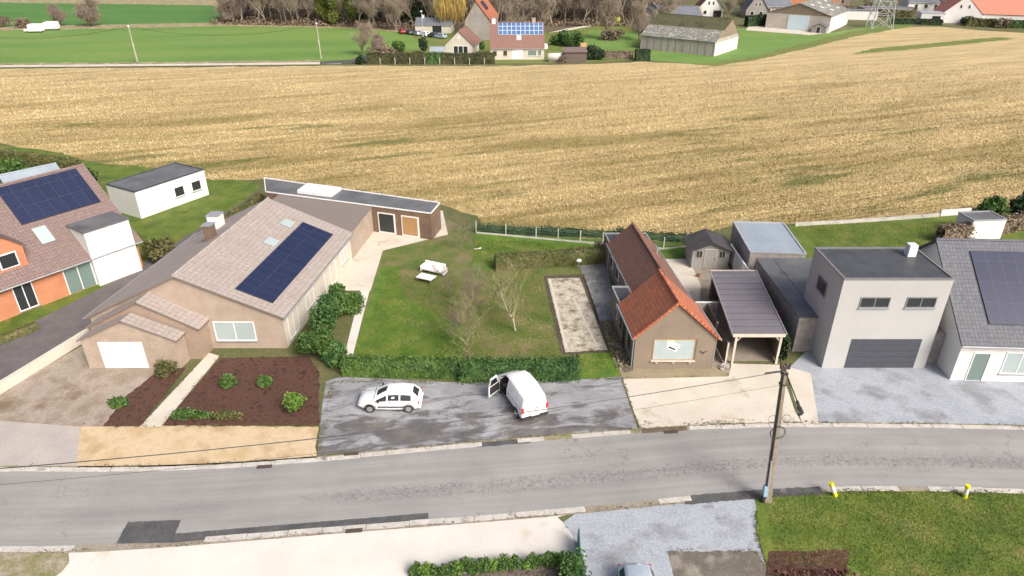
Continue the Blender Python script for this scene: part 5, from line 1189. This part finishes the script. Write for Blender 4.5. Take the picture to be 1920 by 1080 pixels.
# ------------------------------------------------------------------ far left: orange brick house and white outbuilding
a = thing('orange_brick_house', 'orange brick house under a big mauve tiled roof with dark solar panels', 'house', (-44.4, 45.6, 0), R(55.6))
gable_parts(a, -14, 16, 0, 13.4, 3.2, 8.9, 'brick_orange', 'tile_mauve', 'x', ov=.5, ovg=.3)
s_ = 5.7 / 6.7
roof_panel(a, (8.6, 3.4, 3.2 + 3.4 * s_), (15.4, 3.4, 3.2 + 3.4 * s_), (15.4, 6.5, 3.2 + 6.5 * s_), (8.6, 6.5, 3.2 + 6.5 * s_), 'solar_dark')
roof_panel(a, (-9, 2.4, 3.2 + 2.4 * s_), (-3, 2.4, 3.2 + 2.4 * s_), (-3, 5.0, 3.2 + 5.0 * s_), (-9, 5.0, 3.2 + 5.0 * s_), 'solar_dark')
roof_panel(a, (9.0, 1.6, 3.2 + 1.6 * s_), (10.1, 1.6, 3.2 + 1.6 * s_), (10.1, 2.9, 3.2 + 2.9 * s_), (9.0, 2.9, 3.2 + 2.9 * s_), 'glass_pale', 'skylight')
m = MB(); m.extr_y([(4.6, 3.3), (7.2, 3.3), (7.2, 5.6), (5.9, 6.7), (4.6, 5.6)], .6, 4.6); m.build('dormer', 'brick_orange', a)
r = MB(); r.slab((4.3, 5.0, 5.4), (4.3, .4, 5.4), (5.9, .4, 6.85), (5.9, 5, 6.85), .1); r.slab((7.5, .4, 5.4), (7.5, 5, 5.4), (5.9, 5, 6.85), (5.9, .4, 6.85), .1); r.build('dormer_roof', 'tile_mauve', a)
m = MB(); m.box(5.2, 6.6, .55, .62, 3.9, 5.2); q = m.build('window', 'white_paint', a); m = MB(); m.box(5.3, 6.5, .53, .56, 4.0, 5.1); m.build('pane', 'glass_dark', q)
opening(a, 'F', 16, 13, 5.2, .2, 1.5, 2.3, bars=2); opening(a, 'F', 16, 13, 9.2, .05, 2.4, 2.4, 'door', glass='glass_green', bars=2); opening(a, 'F', 16, 13, -1, .6, 1.6, 1.7, bars=2)
m = MB(); m.box(11.6, 15.6, -.5, 3.2, 0, 5.2); m.build('white_bay', 'white_wall', a); m = MB(); m.box(11.5, 15.7, -.6, 3.3, 5.205, 5.32); m.build('bay_roof', 'flat_roof', a)
chimney(a, 3, 7, 8, 10)
a = thing('white_outbuilding', 'long white outbuilding with dark flat roof next to the stubble field', 'outbuilding', (-41.4, 71.0, 0), R(60))
flat_block(a, 0, 9.0, 0, 5.2, 3.1, 'white_wall', 'flat_roof', 'car_dark')
opening(a, 'F', 9, 5, 4.6, 1.0, 1.3, 1.2); opening(a, 'F', 9, 5, 6.9, 1.0, 1.3, 1.2)
a = thing('greenhouse', 'glazed greenhouse behind the orange brick house', 'greenhouse', (-59, 76, 0), R(50)); gable_parts(a, 0, 6, 0, 3.4, 1.9, 3.0, 'glass_green', 'flat_roof_blue', 'x', ov=.1, ovg=.1, gutter='steel')
for i, (q, r_, mt) in enumerate((((-70, 84), (2.2, 2, 2.4), 'leaf_dark'), ((-63, 83), (1.8, 1.8, 1.9), 'leaf_mid'), ((-53, 80), (2.2, 1.9, 1.8), 'leaf_dark'), ((-50.5, 73), (1.6, 1.6, 1.5), 'leaf_olive'), ((-34.3, 60.5), (1.2, 1.6, 1.3), 'leaf_olive'))):
    bush(('large dark evergreen bush at the far left field edge', 'green bush behind the greenhouse', 'dark bush left of the white outbuilding', 'olive bush beside the orange house', 'olive bush in front of the white outbuilding')[i], q, r_, mt, 2200, .12, seed=140 + i)
hedge('long hedge between the far left gardens and the field', (-73.06, 92.65), (-57.51, 87.51), 1.1, 1.6, 'leaf_olive', dens=40, leaf=.08)
hedge('brown green hedge edging the dark driveway below the orange house', (-42.0, 42.5), (-38.6, 47.5), .6, .6, 'leaf_olive', dens=70)

# ------------------------------------------------------------------ hamlet beyond the field
a = thing('solar_roof_cottage', 'cream cottage with two rows of blue solar panels on its red brown roof', 'house', (-5.2, 173.1, 0), R(1))
gable_parts(a, 0, 13, 0, 10, 2.9, 8.0, 'offwhite_wall', 'tile_redbrown', 'x', ov=.3, ovg=.1); s_ = 5.1 / 5
roof_panel(a, (1.9, 2.45, 2.9 + 2.45 * s_), (12.8, 2.45, 2.9 + 2.45 * s_), (12.8, 4.85, 2.9 + 4.85 * s_), (1.9, 4.85, 2.9 + 4.85 * s_), 'solar_blue', t=.08)
roof_panel(a, (6.3, 1.35, 2.9 + 1.35 * s_), (7.5, 1.35, 2.9 + 1.35 * s_), (7.5, 2.4, 2.9 + 2.4 * s_), (6.3, 2.4, 2.9 + 2.4 * s_), 'steel', 'skylight')
garage_door(a, 'F', 13, 10, 5.2, .2, 2.6, 2.3, 'white_paint'); opening(a, 'F', 13, 10, 3.1, 1.0, .9, 1.1, frame='brick_brown', bars=2); opening(a, 'F', 13, 10, .6, .9, .9, 1.1, frame='brick_brown', bars=2)
opening(a, 'F', 13, 10, 9.0, .9, 2.2, 1.3, glass='glass_green', bars=1); opening(a, 'F', 13, 10, 11.4, .9, 1.0, 1.3, glass='glass_green')
chimney(a, .8, 5.1, 7.0, 8.9, .9, 'white_wall'); chimney(a, 10.6, 5.1, 7, 8.9, .9, 'brick_cream')
m = MB(); m.box(13.2, 13.9, 1, 3, 2.3, 3.3); m.build('fuel_tank', 'white_paint', a)
a = thing('gabled_annexe', 'small cream gabled house with dark patio doors behind the long hedge', 'house', (-17.0, 182.0, 0), R(-10))
gable_parts(a, 0, 7.2, 0, 9.5, 2.3, 5.6, 'offwhite_wall', 'tile_redbrown', 'y', ov=.3, ovg=.15)
opening(a, 'F', 7.2, 9, 2.1, .1, 3.9, 1.95, 'door', bars=3, fw=.14); m = MB(); m.tube([(3.6, -.05, 3.9), (3.6, 0, 3.9)], .3, 10); m.build('vent', 'white_paint', a)
a = thing('tall_grey_barn', 'tall grey gabled barn with orange red roof behind the cottage', 'barn', (-13.4, 206, 0), R(-6))
gable_parts(a, 0, 7.4, 0, 17, 5.2, 10.4, 'grey_wall', 'tile_orange', 'y', ov=.3, ovg=.2, rx=3.3)
s_ = 5.2 / 4.1; roof_panel(a, (5.6, 4, 5.2 + 1.8 * s_), (5.6, 9, 5.2 + 1.8 * s_), (3.9, 9, 5.2 + 3.5 * s_), (3.9, 4, 5.2 + 3.5 * s_), 'solar_dark')
a = thing('low_garage', 'low pale garage with grey roof behind the parked cars', 'garage', (-29.4, 219.8, 0), R(-4)); gable_parts(a, 0, 11, 0, 7, 2.4, 4.0, 'offwhite_wall', 'slate_blue', 'x', ov=.2); opening(a, 'F', 11, 7, 5.2, .1, 3.0, 2.1, 'door', bars=1); chimney(a, 2, 3.5, 3.5, 4.8, .7, 'white_wall')
for i in range(6):
    f_ = i / 5
    vehicle('parked_car', ('red car', 'dark car', 'silver car', 'white car', 'black car', 'grey blue car')[i] + ' in the row before the low garage, ' + ('leftmost', 'second from the left', 'third from the left', 'third from the right', 'second from the right', 'rightmost')[i], 'car',
            (-32.5 + 13.4 * f_, 216.8 - 9.3 * f_, 0), R(20 + 7 * i), ('car_red', 'car_dark', 'car_silver', 'car_white', 'car_dark', 'car_blue')[i], S=HATCH, glass_side=((2, 5),), glass_back=(1, 2), group='cars parked before the low garage', detail=False)
l = thing('street_lamp', 'slender street lamp with white head beside the parked cars', 'street lamp', (-25.4, 205.4, 0)); m = MB(); m.tube([(0, 0, 0), (0, 0, 7.6)], [.14, .08], 8); m.build('post', 'steel', l); m = MB(); m.obox((0, -.2, 7.7), (.5, .8, .25)); m.build('lamp_head', 'white_paint', l)
hedge('long dark clipped conifer hedge along the field in front of the cottage', (-34.0, 167.6), (-20.0, 167.8), 1.5, 2.3, 'leaf_conifer', dens=30, leaf=.1)
hedge('dark green stretch of the long clipped hedge beside the cream gabled house', (-19.9, 167.8), (-16.7, 167.8), 1.5, 2.35, 'leaf_hedge', dens=30, leaf=.1)
hedge('brown green stretch of the long clipped hedge reaching the cottage', (-16.6, 167.8), (-4.2, 167.9), 1.5, 2.3, 'leaf_conifer', dens=30, leaf=.1)
for i in range(8):
    x = -31 + i * 3.5; o_ = MB(); o_.box(-.07, .07, -.07, .07, 0, 1.5); o = o_.build('fence_post', 'kerb_concrete', loc=(x, 166.7, 0)); tag(o, 'pale concrete fence post in front of the long dark hedge', 'fence post', 'posts before the long hedge')
a = thing('brown_shed', 'brown shed with pinkish flat roof right of the cottage', 'shed', (12.4, 168.6, 0), R(1)); m = MB(); m.extr_x([(0, 0), (4, 0), (4, 2.9), (0, 2.45)], 0, 5.3); m.build('wall', 'fence_wood', a); m = MB(); m.slab((-.2, -.3, 2.5), (5.5, -.3, 2.5), (5.5, 4.2, 3.02), (-.2, 4.2, 3.02), .08); m.build('roof', 'tile_mauve', a)
m = MB(); m.box(1.5, 2.6, -.04, 0, .05, 2.0); m.build('door', 'fence_wood', a)
a = thing('covered_woodpile', 'woodpile under a whitish tarpaulin between cottage and brown shed', 'woodpile', (10.6, 170.6, 0)); m = MB(); m.tube([(-2.2, 0, .9), (-1.9, 0, 1.0), (1.7, 0, 1.0), (2.2, 0, .8)], [.3, 1.0, 1.0, .3], 12); m.build('tarpaulin', 'tarp_white', a, smooth=True); m = MB(); m.box(-1.8, 1.8, -.7, .7, 0, .9); m.build('logs', 'bark', a)
bush('brown heap of brushwood beside the tarpaulin covered woodpile', (12.1, 168.3), (1.0, .8, .9), 'leaf_brown', 700, .12, 'brush_heap', seed=3, cat='brush heap')
a = thing('glasshouse', 'pale glazed lean-to behind the hedge left of the cream gabled house', 'greenhouse', (-20.3, 176, 0)); gable_parts(a, 0, 3.6, 0, 3, 1.6, 2.3, 'glass_pale', 'flat_roof_blue', 'x', ov=.05, ovg=.05, gutter='steel')
for i, (q, r_, mt, lb) in enumerate((((13.1, 195.65), (2.8, 2.4, 2.6), 'leaf_hedge', 'large glossy evergreen bush right of the cottage'), ((16.52, 192.88), (3.0, 2.4, 2.2), 'leaf_hedge', 'second evergreen bush right of the cottage nearer the brown shed'), ((20.15, 173.09), (2.4, 1.8, 1.9), 'leaf_dark', 'dark bush right of the brown shed'),
        ((-29.18, 184.15), (2.2, 1.8, 1.6), 'leaf_mid', 'green bush behind the left end of the long hedge'), ((-22.66, 182.49), (1.0, 1.0, 2.2), 'leaf_dark', 'narrow conifer behind the long hedge'), ((-8.47, 189.3), (1.6, 1.4, 1.2), 'leaf_mid', 'small bush between the two cream houses'),
        ((-31.21, 173.09), (3.4, 2.0, 1.9), 'leaf_brown', 'bare brown bush at the left end of the long hedge'), ((-35.67, 167.3), (1.0, 1.0, 1.1), 'leaf_dark', 'tiny dark conifer beside the lane bend'), ((28.95, 205.44), (4.0, 2.5, 1.7), 'leaf_brown', 'brown thicket behind the brown hedges'), ((42.82, 228.02), (3.5, 2.5, 1.8), 'leaf_olive', 'olive thicket left of the mossy barn'),
        ((-9.01, 221.95), (2, 2, 1.6), 'leaf_olive', 'olive bush at the foot of the tall grey barn'))):
    bush(lb, q, r_, mt, 1500, .16, seed=200 + i)
m = MB(); m.obox((0, 0, .8), (1.6, .15, 1.6), rx=-.3); tag(m.build('board', 'wood_trim', loc=(*(18.92, 189.3), 0)), 'small orange brown sloping board left of the brown thicket', 'board')
m = MB(); m.tube([(0, 0, 0), (0, 0, 2.2)], [1.3, 1.1], 8); tag(m.build('yellow_bush', 'yellow_green', loc=(*(34.5, 239.76), 0)), 'yellow green covered round bale at the edge of the wood', 'bale')
hedge('brown clipped hedge by the field right of the brown shed', (22.3, 174.6), (29.6, 175.0), 1.2, 1.6, 'leaf_brown', dens=35, leaf=.1); hedge('dark green tall hedge left of the mossy barn', (29.8, 171.8), (33.2, 172.0), 1.5, 2.5, 'leaf_dark', dens=40, leaf=.1)
m = MB(); m.box(0, 6, -.1, .1, 0, 1.1); tag(m.build('garden_wall', 'brick_orange', loc=(23.6, 178, 0)), 'low reddish brick garden wall between the brown hedges', 'wall')

a = thing('mossy_barn', 'long low barn with mossy roof and pale panelled walls', 'barn', (34.0, 190.0, 0), R(-37))
wl, rf_ = gable_parts(a, 0, 20.5, 0, 15.5, 3.6, 8.0, 'barn_wall', 'moss_roof', 'x', ov=.25, ovg=.1, rx=9.5, he2=3.6)
m = MB(); s_ = 4.4 / 9.5; m.slab((-.15, -.3, 3.64 - .3 * s_), (20.65, -.3, 3.64 - .3 * s_), (20.65, 4.4, 3.64 + 4.4 * s_), (-.15, 4.4, 3.64 + 4.4 * s_), .04); m.build('worn_roof_sheets', 'worn_roof', rf_)
for k in range(11): m = MB(); m.box(k * 2.02 + .05, k * 2.02 + .15, -.09, 0, 0, 3.3); m.build('wall_post', 'grey_wall', a)
m = MB(); m.extr_x([(.3, 4.0), (15.2, 4.0), (9.5, 7.75)], 20.51, 20.56); m.build('gable_boarding', 'barn_gable_wood', a)
m = MB(); m.box(20.51, 20.55, .1, 15.4, 0, 3.0); m.build('white_end_wall', 'white_wall', a)
a = thing('dark_roofed_house', 'pinkish gabled building with wide slate roof behind the mossy barn', 'house', (39.8, 219, 0), R(-4)); gable_parts(a, 0, 7, 0, 16, 3.3, 7.2, 'brick_cream', 'slate_blue', 'y', ov=.3, ovg=.2)
m = MB(); m.extr_x([(2, 0), (14, 0), (14, 3.4), (8, 6.9), (2, 3.4)], 7.01, 18); m.build('side_wing', 'brick_cream', a); m = MB(); m.slab((3.8, 1.7, 3.3), (18.3, 1.7, 3.3), (17, 8, 7.1), (3.8, 8, 7.1), .1); m.slab((18.3, 14.3, 3.3), (3.8, 14.3, 3.3), (3.8, 8, 7.1), (17, 8, 7.1), .1); m.build('wing_roof', 'slate_blue', a)
for i, (loc, rz, W_, D_, he, hr, wm, rm, ax, lb) in enumerate((((66.23, 260.46), -8, 8.5, 11, 3.2, 8.2, 'white_wall', 'tile_redbrown', 'y', 'small white gabled house with dark entrance behind the mossy barn'),
        ((82.21, 257.3), -5, 7.5, 9, 3, 8.6, 'grey_wall', 'slate_blue', 'y', 'grey steep gabled house left of the big barn'),
        ((88.06, 267.01), 5, 14, 10, 3, 7.0, 'brick_cream', 'slate_blue', 'x', 'house with dark blue roof behind the big barn'),
        ((98.16, 288.65), -6, 28, 12, 4.5, 9, 'brick_orange', 'tile_salmon', 'x', 'long building with orange roof behind the big barn'),
        ((172.0, 252.5), -14, 14, 12, 3.4, 9.4, 'brick_cream', 'tile_grey', 'y', 'beige gabled house at the upper right corner'),
        ((152, 282), -8, 16, 10, 3.2, 7.5, 'white_wall', 'slate_blue', 'x', 'white house with slate roof behind the salmon roofed house'),
        ((119, 300), -5, 18, 11, 3.2, 8, 'brick_cream', 'tile_redbrown', 'x', 'brick house with red brown roof behind the lattice pylon'),
        ((94, 330), 6, 15, 10, 3, 8, 'white_wall', 'slate_blue', 'x', 'distant white house above the orange roof'),
        ((185, 292), -10, 18, 11, 3.2, 8, 'white_wall', 'tile_redbrown', 'x', 'distant white house with brown roof at the right edge'))):
    a = thing('village_house', lb, 'house', loc, R(rz)); gable_parts(a, 0, W_, 0, D_, he, hr, wm, rm, ax, ov=.35, ovg=.3)
    if i != 3:
        for k in range(2 if W_ < 12 else 4): opening(a, 'F', W_, D_, W_ * (.14 + .22 * k if W_ >= 12 else .2 + .4 * k), .9, 1.3, 1.4, fw=.1)
    if ax == 'y':
        for k in range(2): opening(a, 'F', W_, D_, W_ * .36 + k * W_ * .18, he + .8, .7, 1.3, fw=.08)
    if i in (0, 4): m = MB(); m.box(W_ * .62, W_ * .95, -.06, 0, 0, 2.3); m.build('door', 'interior_dark', a)
    if i in (5, 6, 8): chimney(a, W_ * .3, D_ / 2, hr - 1, hr + 1, .9, 'white_wall')
a = thing('big_barn', 'large grey barn with pale blue sliding door and rusty gable', 'barn', (81.0, 232.2, 0), R(-36))
gable_parts(a, 0, 19.3, 0, 24, 4.7, 7.8, 'barn_pale', 'worn_roof', 'y', ov=.3, ovg=.3)
m = MB(); m.box(6.8, 13, -.14, 0, .1, 4.3); m.build('sliding_door', 'door_blue', a)
m = MB(); m.extr_y([(.1, 4.55), (19.2, 4.55), (9.65, 7.55)], -.07, -.01); m.build('gable_boarding', 'barn_gable_wood', a)
m = MB(); m.box(19.31, 19.36, .1, 23.9, 0, 4.3); m.build('white_side_wall', 'white_wall', a)
s_ = 3.1 / 9.65
for k in range(7):
    x, y = 11.5 + (k % 3) * 2.4, 4 + k * 2.6; roof_panel(a, (x + 1.1, y, 4.7 + (19.3 - x - 1.1) * s_), (x + 1.1, y + 1.2, 4.7 + (19.3 - x - 1.1) * s_), (x, y + 1.2, 4.7 + (19.3 - x) * s_), (x, y, 4.7 + (19.3 - x) * s_), 'white_paint', 'rooflight')
a = thing('lean_to_shed', 'small grey brick shed against the front corner of the big barn', 'shed', (91.2, 220.6, 0), R(-36)); gable_parts(a, 0, 4.2, 0, 3.4, 1.9, 2.7, 'grey_wall', 'flat_roof', 'y', ov=.1, ovg=.1); opening(a, 'F', 4.2, 3.4, 1.4, .1, 1.2, 1.7, 'door')
a = thing('salmon_roofed_house', 'white house with salmon roof and a flat roofed patio wing', 'house', (143.8, 244.5, 0), R(-20))
gable_parts(a, 0, 12, 0, 16, 3.0, 8.6, 'white_wall', 'tile_salmon', 'y', ov=.2, ovg=.1, he2=3.0)
for x in (4.6, 7.0): opening(a, 'F', 12, 16, x, 4.6, .7, 1.2, glass='glass_dark')
opening(a, 'F', 12, 16, 6.2, .1, 4.2, 2.0, 'door', bars=3)
m = MB(); m.box(-6.6, .4, -3.5, 4.5, 0, 3.1); m.build('patio_wing', 'white_wall', a); m = MB(); m.box(-6.7, .5, -3.6, 4.6, 3.105, 3.2); m.build('flat_roof', 'steel', a)
m = MB(); m.box(-3.2, -.8, -3.56, -3.5, .1, 2.4); m.build('patio_door', 'glass_dark', a)
m = MB(); m.extr_x([(3, 0), (13, 0), (13, 3.0), (8, 7.2), (3, 3.0)], 12.01, 26); m.build('side_wing', 'white_wall', a); m = MB(); m.slab((9, 2.7, 2.9), (26.3, 2.7, 2.9), (24.5, 8, 7.4), (7, 8, 7.4), .12); m.slab((26.3, 13.3, 2.9), (9, 13.3, 2.9), (7, 8, 7.4), (24.5, 8, 7.4), .12); m.build('wing_roof', 'tile_salmon', a)
for i, (p0, p1, h_, mt, lb) in enumerate((((126.5, 242), (141, 238.5), 1.6, 'leaf_dark', 'dark hedge left of the salmon roofed house'), ((147.5, 236.5), (155, 233.5), 2.3, 'leaf_olive', 'olive hedge before the salmon roofed house'), ((158, 232), (166, 229), 2.2, 'leaf_hedge', 'green hedge before the upper right houses'),
        ((168, 240), (186, 234), 2.0, 'leaf_dark', 'long dark hedge in the upper right corner'), ((75.5, 234.5), (84, 238), 3.2, 'leaf_dark', 'tall dark hedge left of the big barn'), ((122, 262), (142, 260), 2.4, 'leaf_olive', 'olive hedge behind the lattice pylon'), ((124, 276), (150, 272), 2.0, 'leaf_brown', 'brown hedge among the far right houses'))):
    hedge(lb, p0, p1, 1.8, h_, mt, dens=16, leaf=.15)
for i, q in enumerate(((156.5, 231.5), (172, 228.5), (176, 227), (150, 240), (131, 268), (138, 285), (112, 262), (165, 262))):
    bush(('brown shrub between the hedges at the right field edge', 'first brown shrub at the far right field edge', 'second brown shrub at the far right field edge', 'dark shrub by the salmon house door', 'brown shrub behind the pylon', 'far brown shrub among the houses', 'shrub beside the big barn rear', 'shrub behind the salmon roof')[i], q, (2.3, 2, 1.6), ('leaf_brown', 'leaf_brown', 'leaf_brown', 'leaf_dark', 'leaf_brown', 'leaf_brown', 'leaf_olive', 'leaf_mid')[i], 1100, .16, 'shrub', seed=260 + i, cat='shrub')
for i, (loc, rz, W_, D_, lb) in enumerate((((112, 254), -12, 14, 7, 'low dark flat roofed shed left of the lattice pylon'), ((126, 262), -10, 16, 7, 'low grey flat roofed garages behind the lattice pylon'), ((104, 262), -10, 8, 8, 'low concrete store beyond the big barn'))):
    a = thing('flat_roofed_shed', lb, 'shed', loc, R(rz)); flat_block(a, 0, W_, 0, D_, 2.7, 'white_wall' if i != 1 else 'grey_wall', 'flat_roof', 'steel'); garage_door(a, 'F', W_, D_, 1.5, .05, 3, 2.2, 'car_dark')
# lattice pylon
a = thing('lattice_pylon', 'galvanised lattice pylon standing at the field edge', 'pylon', (117.0, 231.2, 0), R(-8))
def leg_x(z): return 3.1 * (1 - z / 34)
for sx in (-1, 1):
    for sy in (-1, 1):
        m = MB(); m.tube([(sx * leg_x(z), sy * leg_x(z), z) for z in (0, 10, 20, 30)], .17, 4); m.build('leg', 'steel', a)
m = MB()
for z0 in range(0, 28, 4):
    z1 = z0 + 4; p_, q_ = leg_x(z0), leg_x(z1)
    for s1, s2, s3, s4 in ((-1, -1, 1, -1), (1, -1, 1, 1), (1, 1, -1, 1), (-1, 1, -1, -1)):
        m.tube([(s1 * p_, s2 * p_, z0), (s3 * q_, s4 * q_, z1)], .08, 3); m.tube([(s3 * p_, s4 * p_, z0), (s1 * q_, s2 * q_, z1)], .08, 3); m.tube([(s1 * q_, s2 * q_, z1), (s3 * q_, s4 * q_, z1)], .08, 3)
m.build('bracing', 'steel', a)
for z, L in ((20, 7), (25, 6)): m = MB(); m.tube([(-L, 0, z), (L, 0, z)], .15, 4); m.tube([(-L, 0, z), (0, 0, z + 1.5)], .08, 3); m.tube([(L, 0, z), (0, 0, z + 1.5)], .08, 3); m.build('crossarm', 'steel', a)
# far poles and wires by the lane
for i, (x, y) in enumerate(((-89.6, 169.6), (-46.9, 174.6))):
    a = thing('lane_pole', ('slim pole by the lane, the left one of two', 'slim pole by the lane bend, the right one of two')[i], 'utility pole', (x, y, 0), group='slim poles along the lane')
    m = MB(); m.tube([(0, 0, 0), (-.1, 0, 8)], [.17, .12], 6); m.build('shaft', 'bark_pale', a); m = MB(); m.tube([(-.1, 0, 8.0), (-.1, 0, 8.3)], [.22, .2], 8); m.build('insulator', 'white_paint', a)
wire('lane_wire', 'sagging wire over the green field left of the left lane pole', (-135, 165, 8), (-89.7, 169.6, 8), 2.2, .03); wire('lane_wire', 'sagging wire over the green field between the two lane poles', (-89.7, 169.6, 8), (-47, 174.6, 8), 2.2, .03)
vehicle('camper_van', 'white camper van on the verge beyond the green field', 'van', (-141.6, 226.5, 0), R(96), 'car_white', S=CAMPER, glass_side=((3, 4),), front=(3, 4), wy=(1.0, 4.3), detail=False)
vehicle('delivery_van', 'white van parked in front of the camper van', 'van', (-143.2, 221, 0), R(92), 'car_white', S=CAMPER, glass_side=((3, 4),), front=(3, 4), wy=(1.0, 4.3), detail=False)
C = [((-172, 236), 'low brown shrub left of the white vans'), ((-164, 233), 'brown shrub beside the white vans'), ((-157, 232.5), 'rounded brown shrub touching the white vans')]
for i, (q, lb) in enumerate(C): bush(lb, q, (4, 2.5, 2.2), 'leaf_brown', 1500, .16, 'shrub', seed=300 + i, cat='shrub')

# trees beyond the field
far_tree('shrub_2', 'many stemmed bare willow at the edge of the green fields', (-137, 234.5), None, 1.5, name='bare_tree')
far_tree('shrub_2', 'smaller bare willow left of the many stemmed one', (-147, 236), None, 1.1, 2.0, name='bare_tree')
far_tree('shrub_3', 'reddish bare thicket at the left end of the wood', (-93, 243), None, 1.7, .5, name='bare_tree')
far_tree('shrub_3', 'pale bare thicket behind the left end of the wood', (-97, 254), None, 1.8, 1.5, name='bare_tree')
far_tree('oak_4', 'big spreading bare tree beside the parked cars', (-44.4, 226), None, 1.15, 0)
far_tree('oak_4', 'bare tree right of the big spreading one', (-36, 225), None, .85, 2.2)
far_tree('oak_4', 'bare brown tree behind the solar panel cottage', (0.5, 203), None, .9, 1.1)
far_tree('oak_4', 'bare tree right behind the cottage chimney', (9, 212), None, 1.05, 3.1)
far_tree('oak_5', 'slender bare tree on the lawn before the wood', (27, 208), None, .95, 1)
far_tree('oak_5', 'pale bare tree in the middle of the lawn', (36, 204), None, .8, 4)
far_tree('oak_5', 'bare tree at the left corner of the mossy barn', (43, 214), None, .9, 2)
far_tree('oak_5', 'bare tree between the green field and the long hedge', (-38, 180), None, .62, 2)
far_tree('shrub_2', 'small bare tree before the green field at the lane bend', (-33.5, 177), None, .9, 1, name='bare_tree')
far_tree('willow_1', 'golden weeping willow behind the cream gabled house', (-18.8, 223), None, 1.05, name='weeping_willow')
for i, (x, y) in enumerate(((-57, 236), (-61, 239), (-52, 235))): far_tree('ivy_%d' % 1, 'ivy covered green tree at the edge of the wood', (x, y), 'ivy covered trees in the wood', 1, i * 2., name='ivy_clad_tree')
for i, (x, y, s_) in enumerate(((-48.5, 240, 1), (-35, 243, 1), (-31, 240, 1.1), (-27, 246, 1.1), (-38, 250, 1.2), (16, 262, .9), (33, 280, 1), (55, 262, .8))): far_tree('conifer_1', 'dark conifer among the bare wood', (x, y), 'dark conifers in the wood', s_, i * 1.7, name='conifer')
for i, (x, y, s_) in enumerate(((84, 268, .7), (92, 282, .8), (76, 256, .6), (108, 290, .7), (140, 292, .7), (162, 276, .6))): far_tree('oak_4', ('bare tree between the village houses left of the orange roof', 'bare tree behind the orange roof', 'bare tree beside the small white gabled house', 'bare tree far behind the big barn', 'bare tree behind the pylon houses', 'bare tree behind the salmon roofed house')[i], (x, y), None, s_, i)
row = 0; EX = [-92, -50, -33, -10, 14, 44, 52, 62]; EY = [242, 236, 234, 236, 238, 238, 262, 290]
rg = random.Random(5)
for row in range(6):
    x = -90 - row * 2
    while x < 64 + row * 3:
        y = np.interp(x, EX, EY) + row * 7.5 + rg.uniform(-2.5, 2.5)
        kind = rg.choice(['wood_1', 'wood_2', 'wood_3', 'wood_2', 'wood_4'])
        far_tree(kind, 'bare slender tree in the wood beyond the field', (x, y), 'bare trees of the wood', rg.uniform(.85, 1.15), rg.uniform(0, 6.3), name='bare_tree')
        x += rg.uniform(4.2, 6.5) * (.9 if row < 3 else 1.1)
n = 20000; xx = RNG.uniform(-100, 66, n); yy = np.interp(xx, EX, EY) - 3 + RNG.random(n) ** 1.5 * 45
C = np.stack([xx, yy, np.abs(RNG.normal(size=n)) * 1.1 * (.6 + .4 * np.sin(xx * .35)) + .1], 1); V, F = quads(C, .2)
tag(np_mesh('undergrowth', V, F, 'leaf_brown'), 'brown leafless undergrowth between the trunks of the wood', 'undergrowth', kind='stuff')
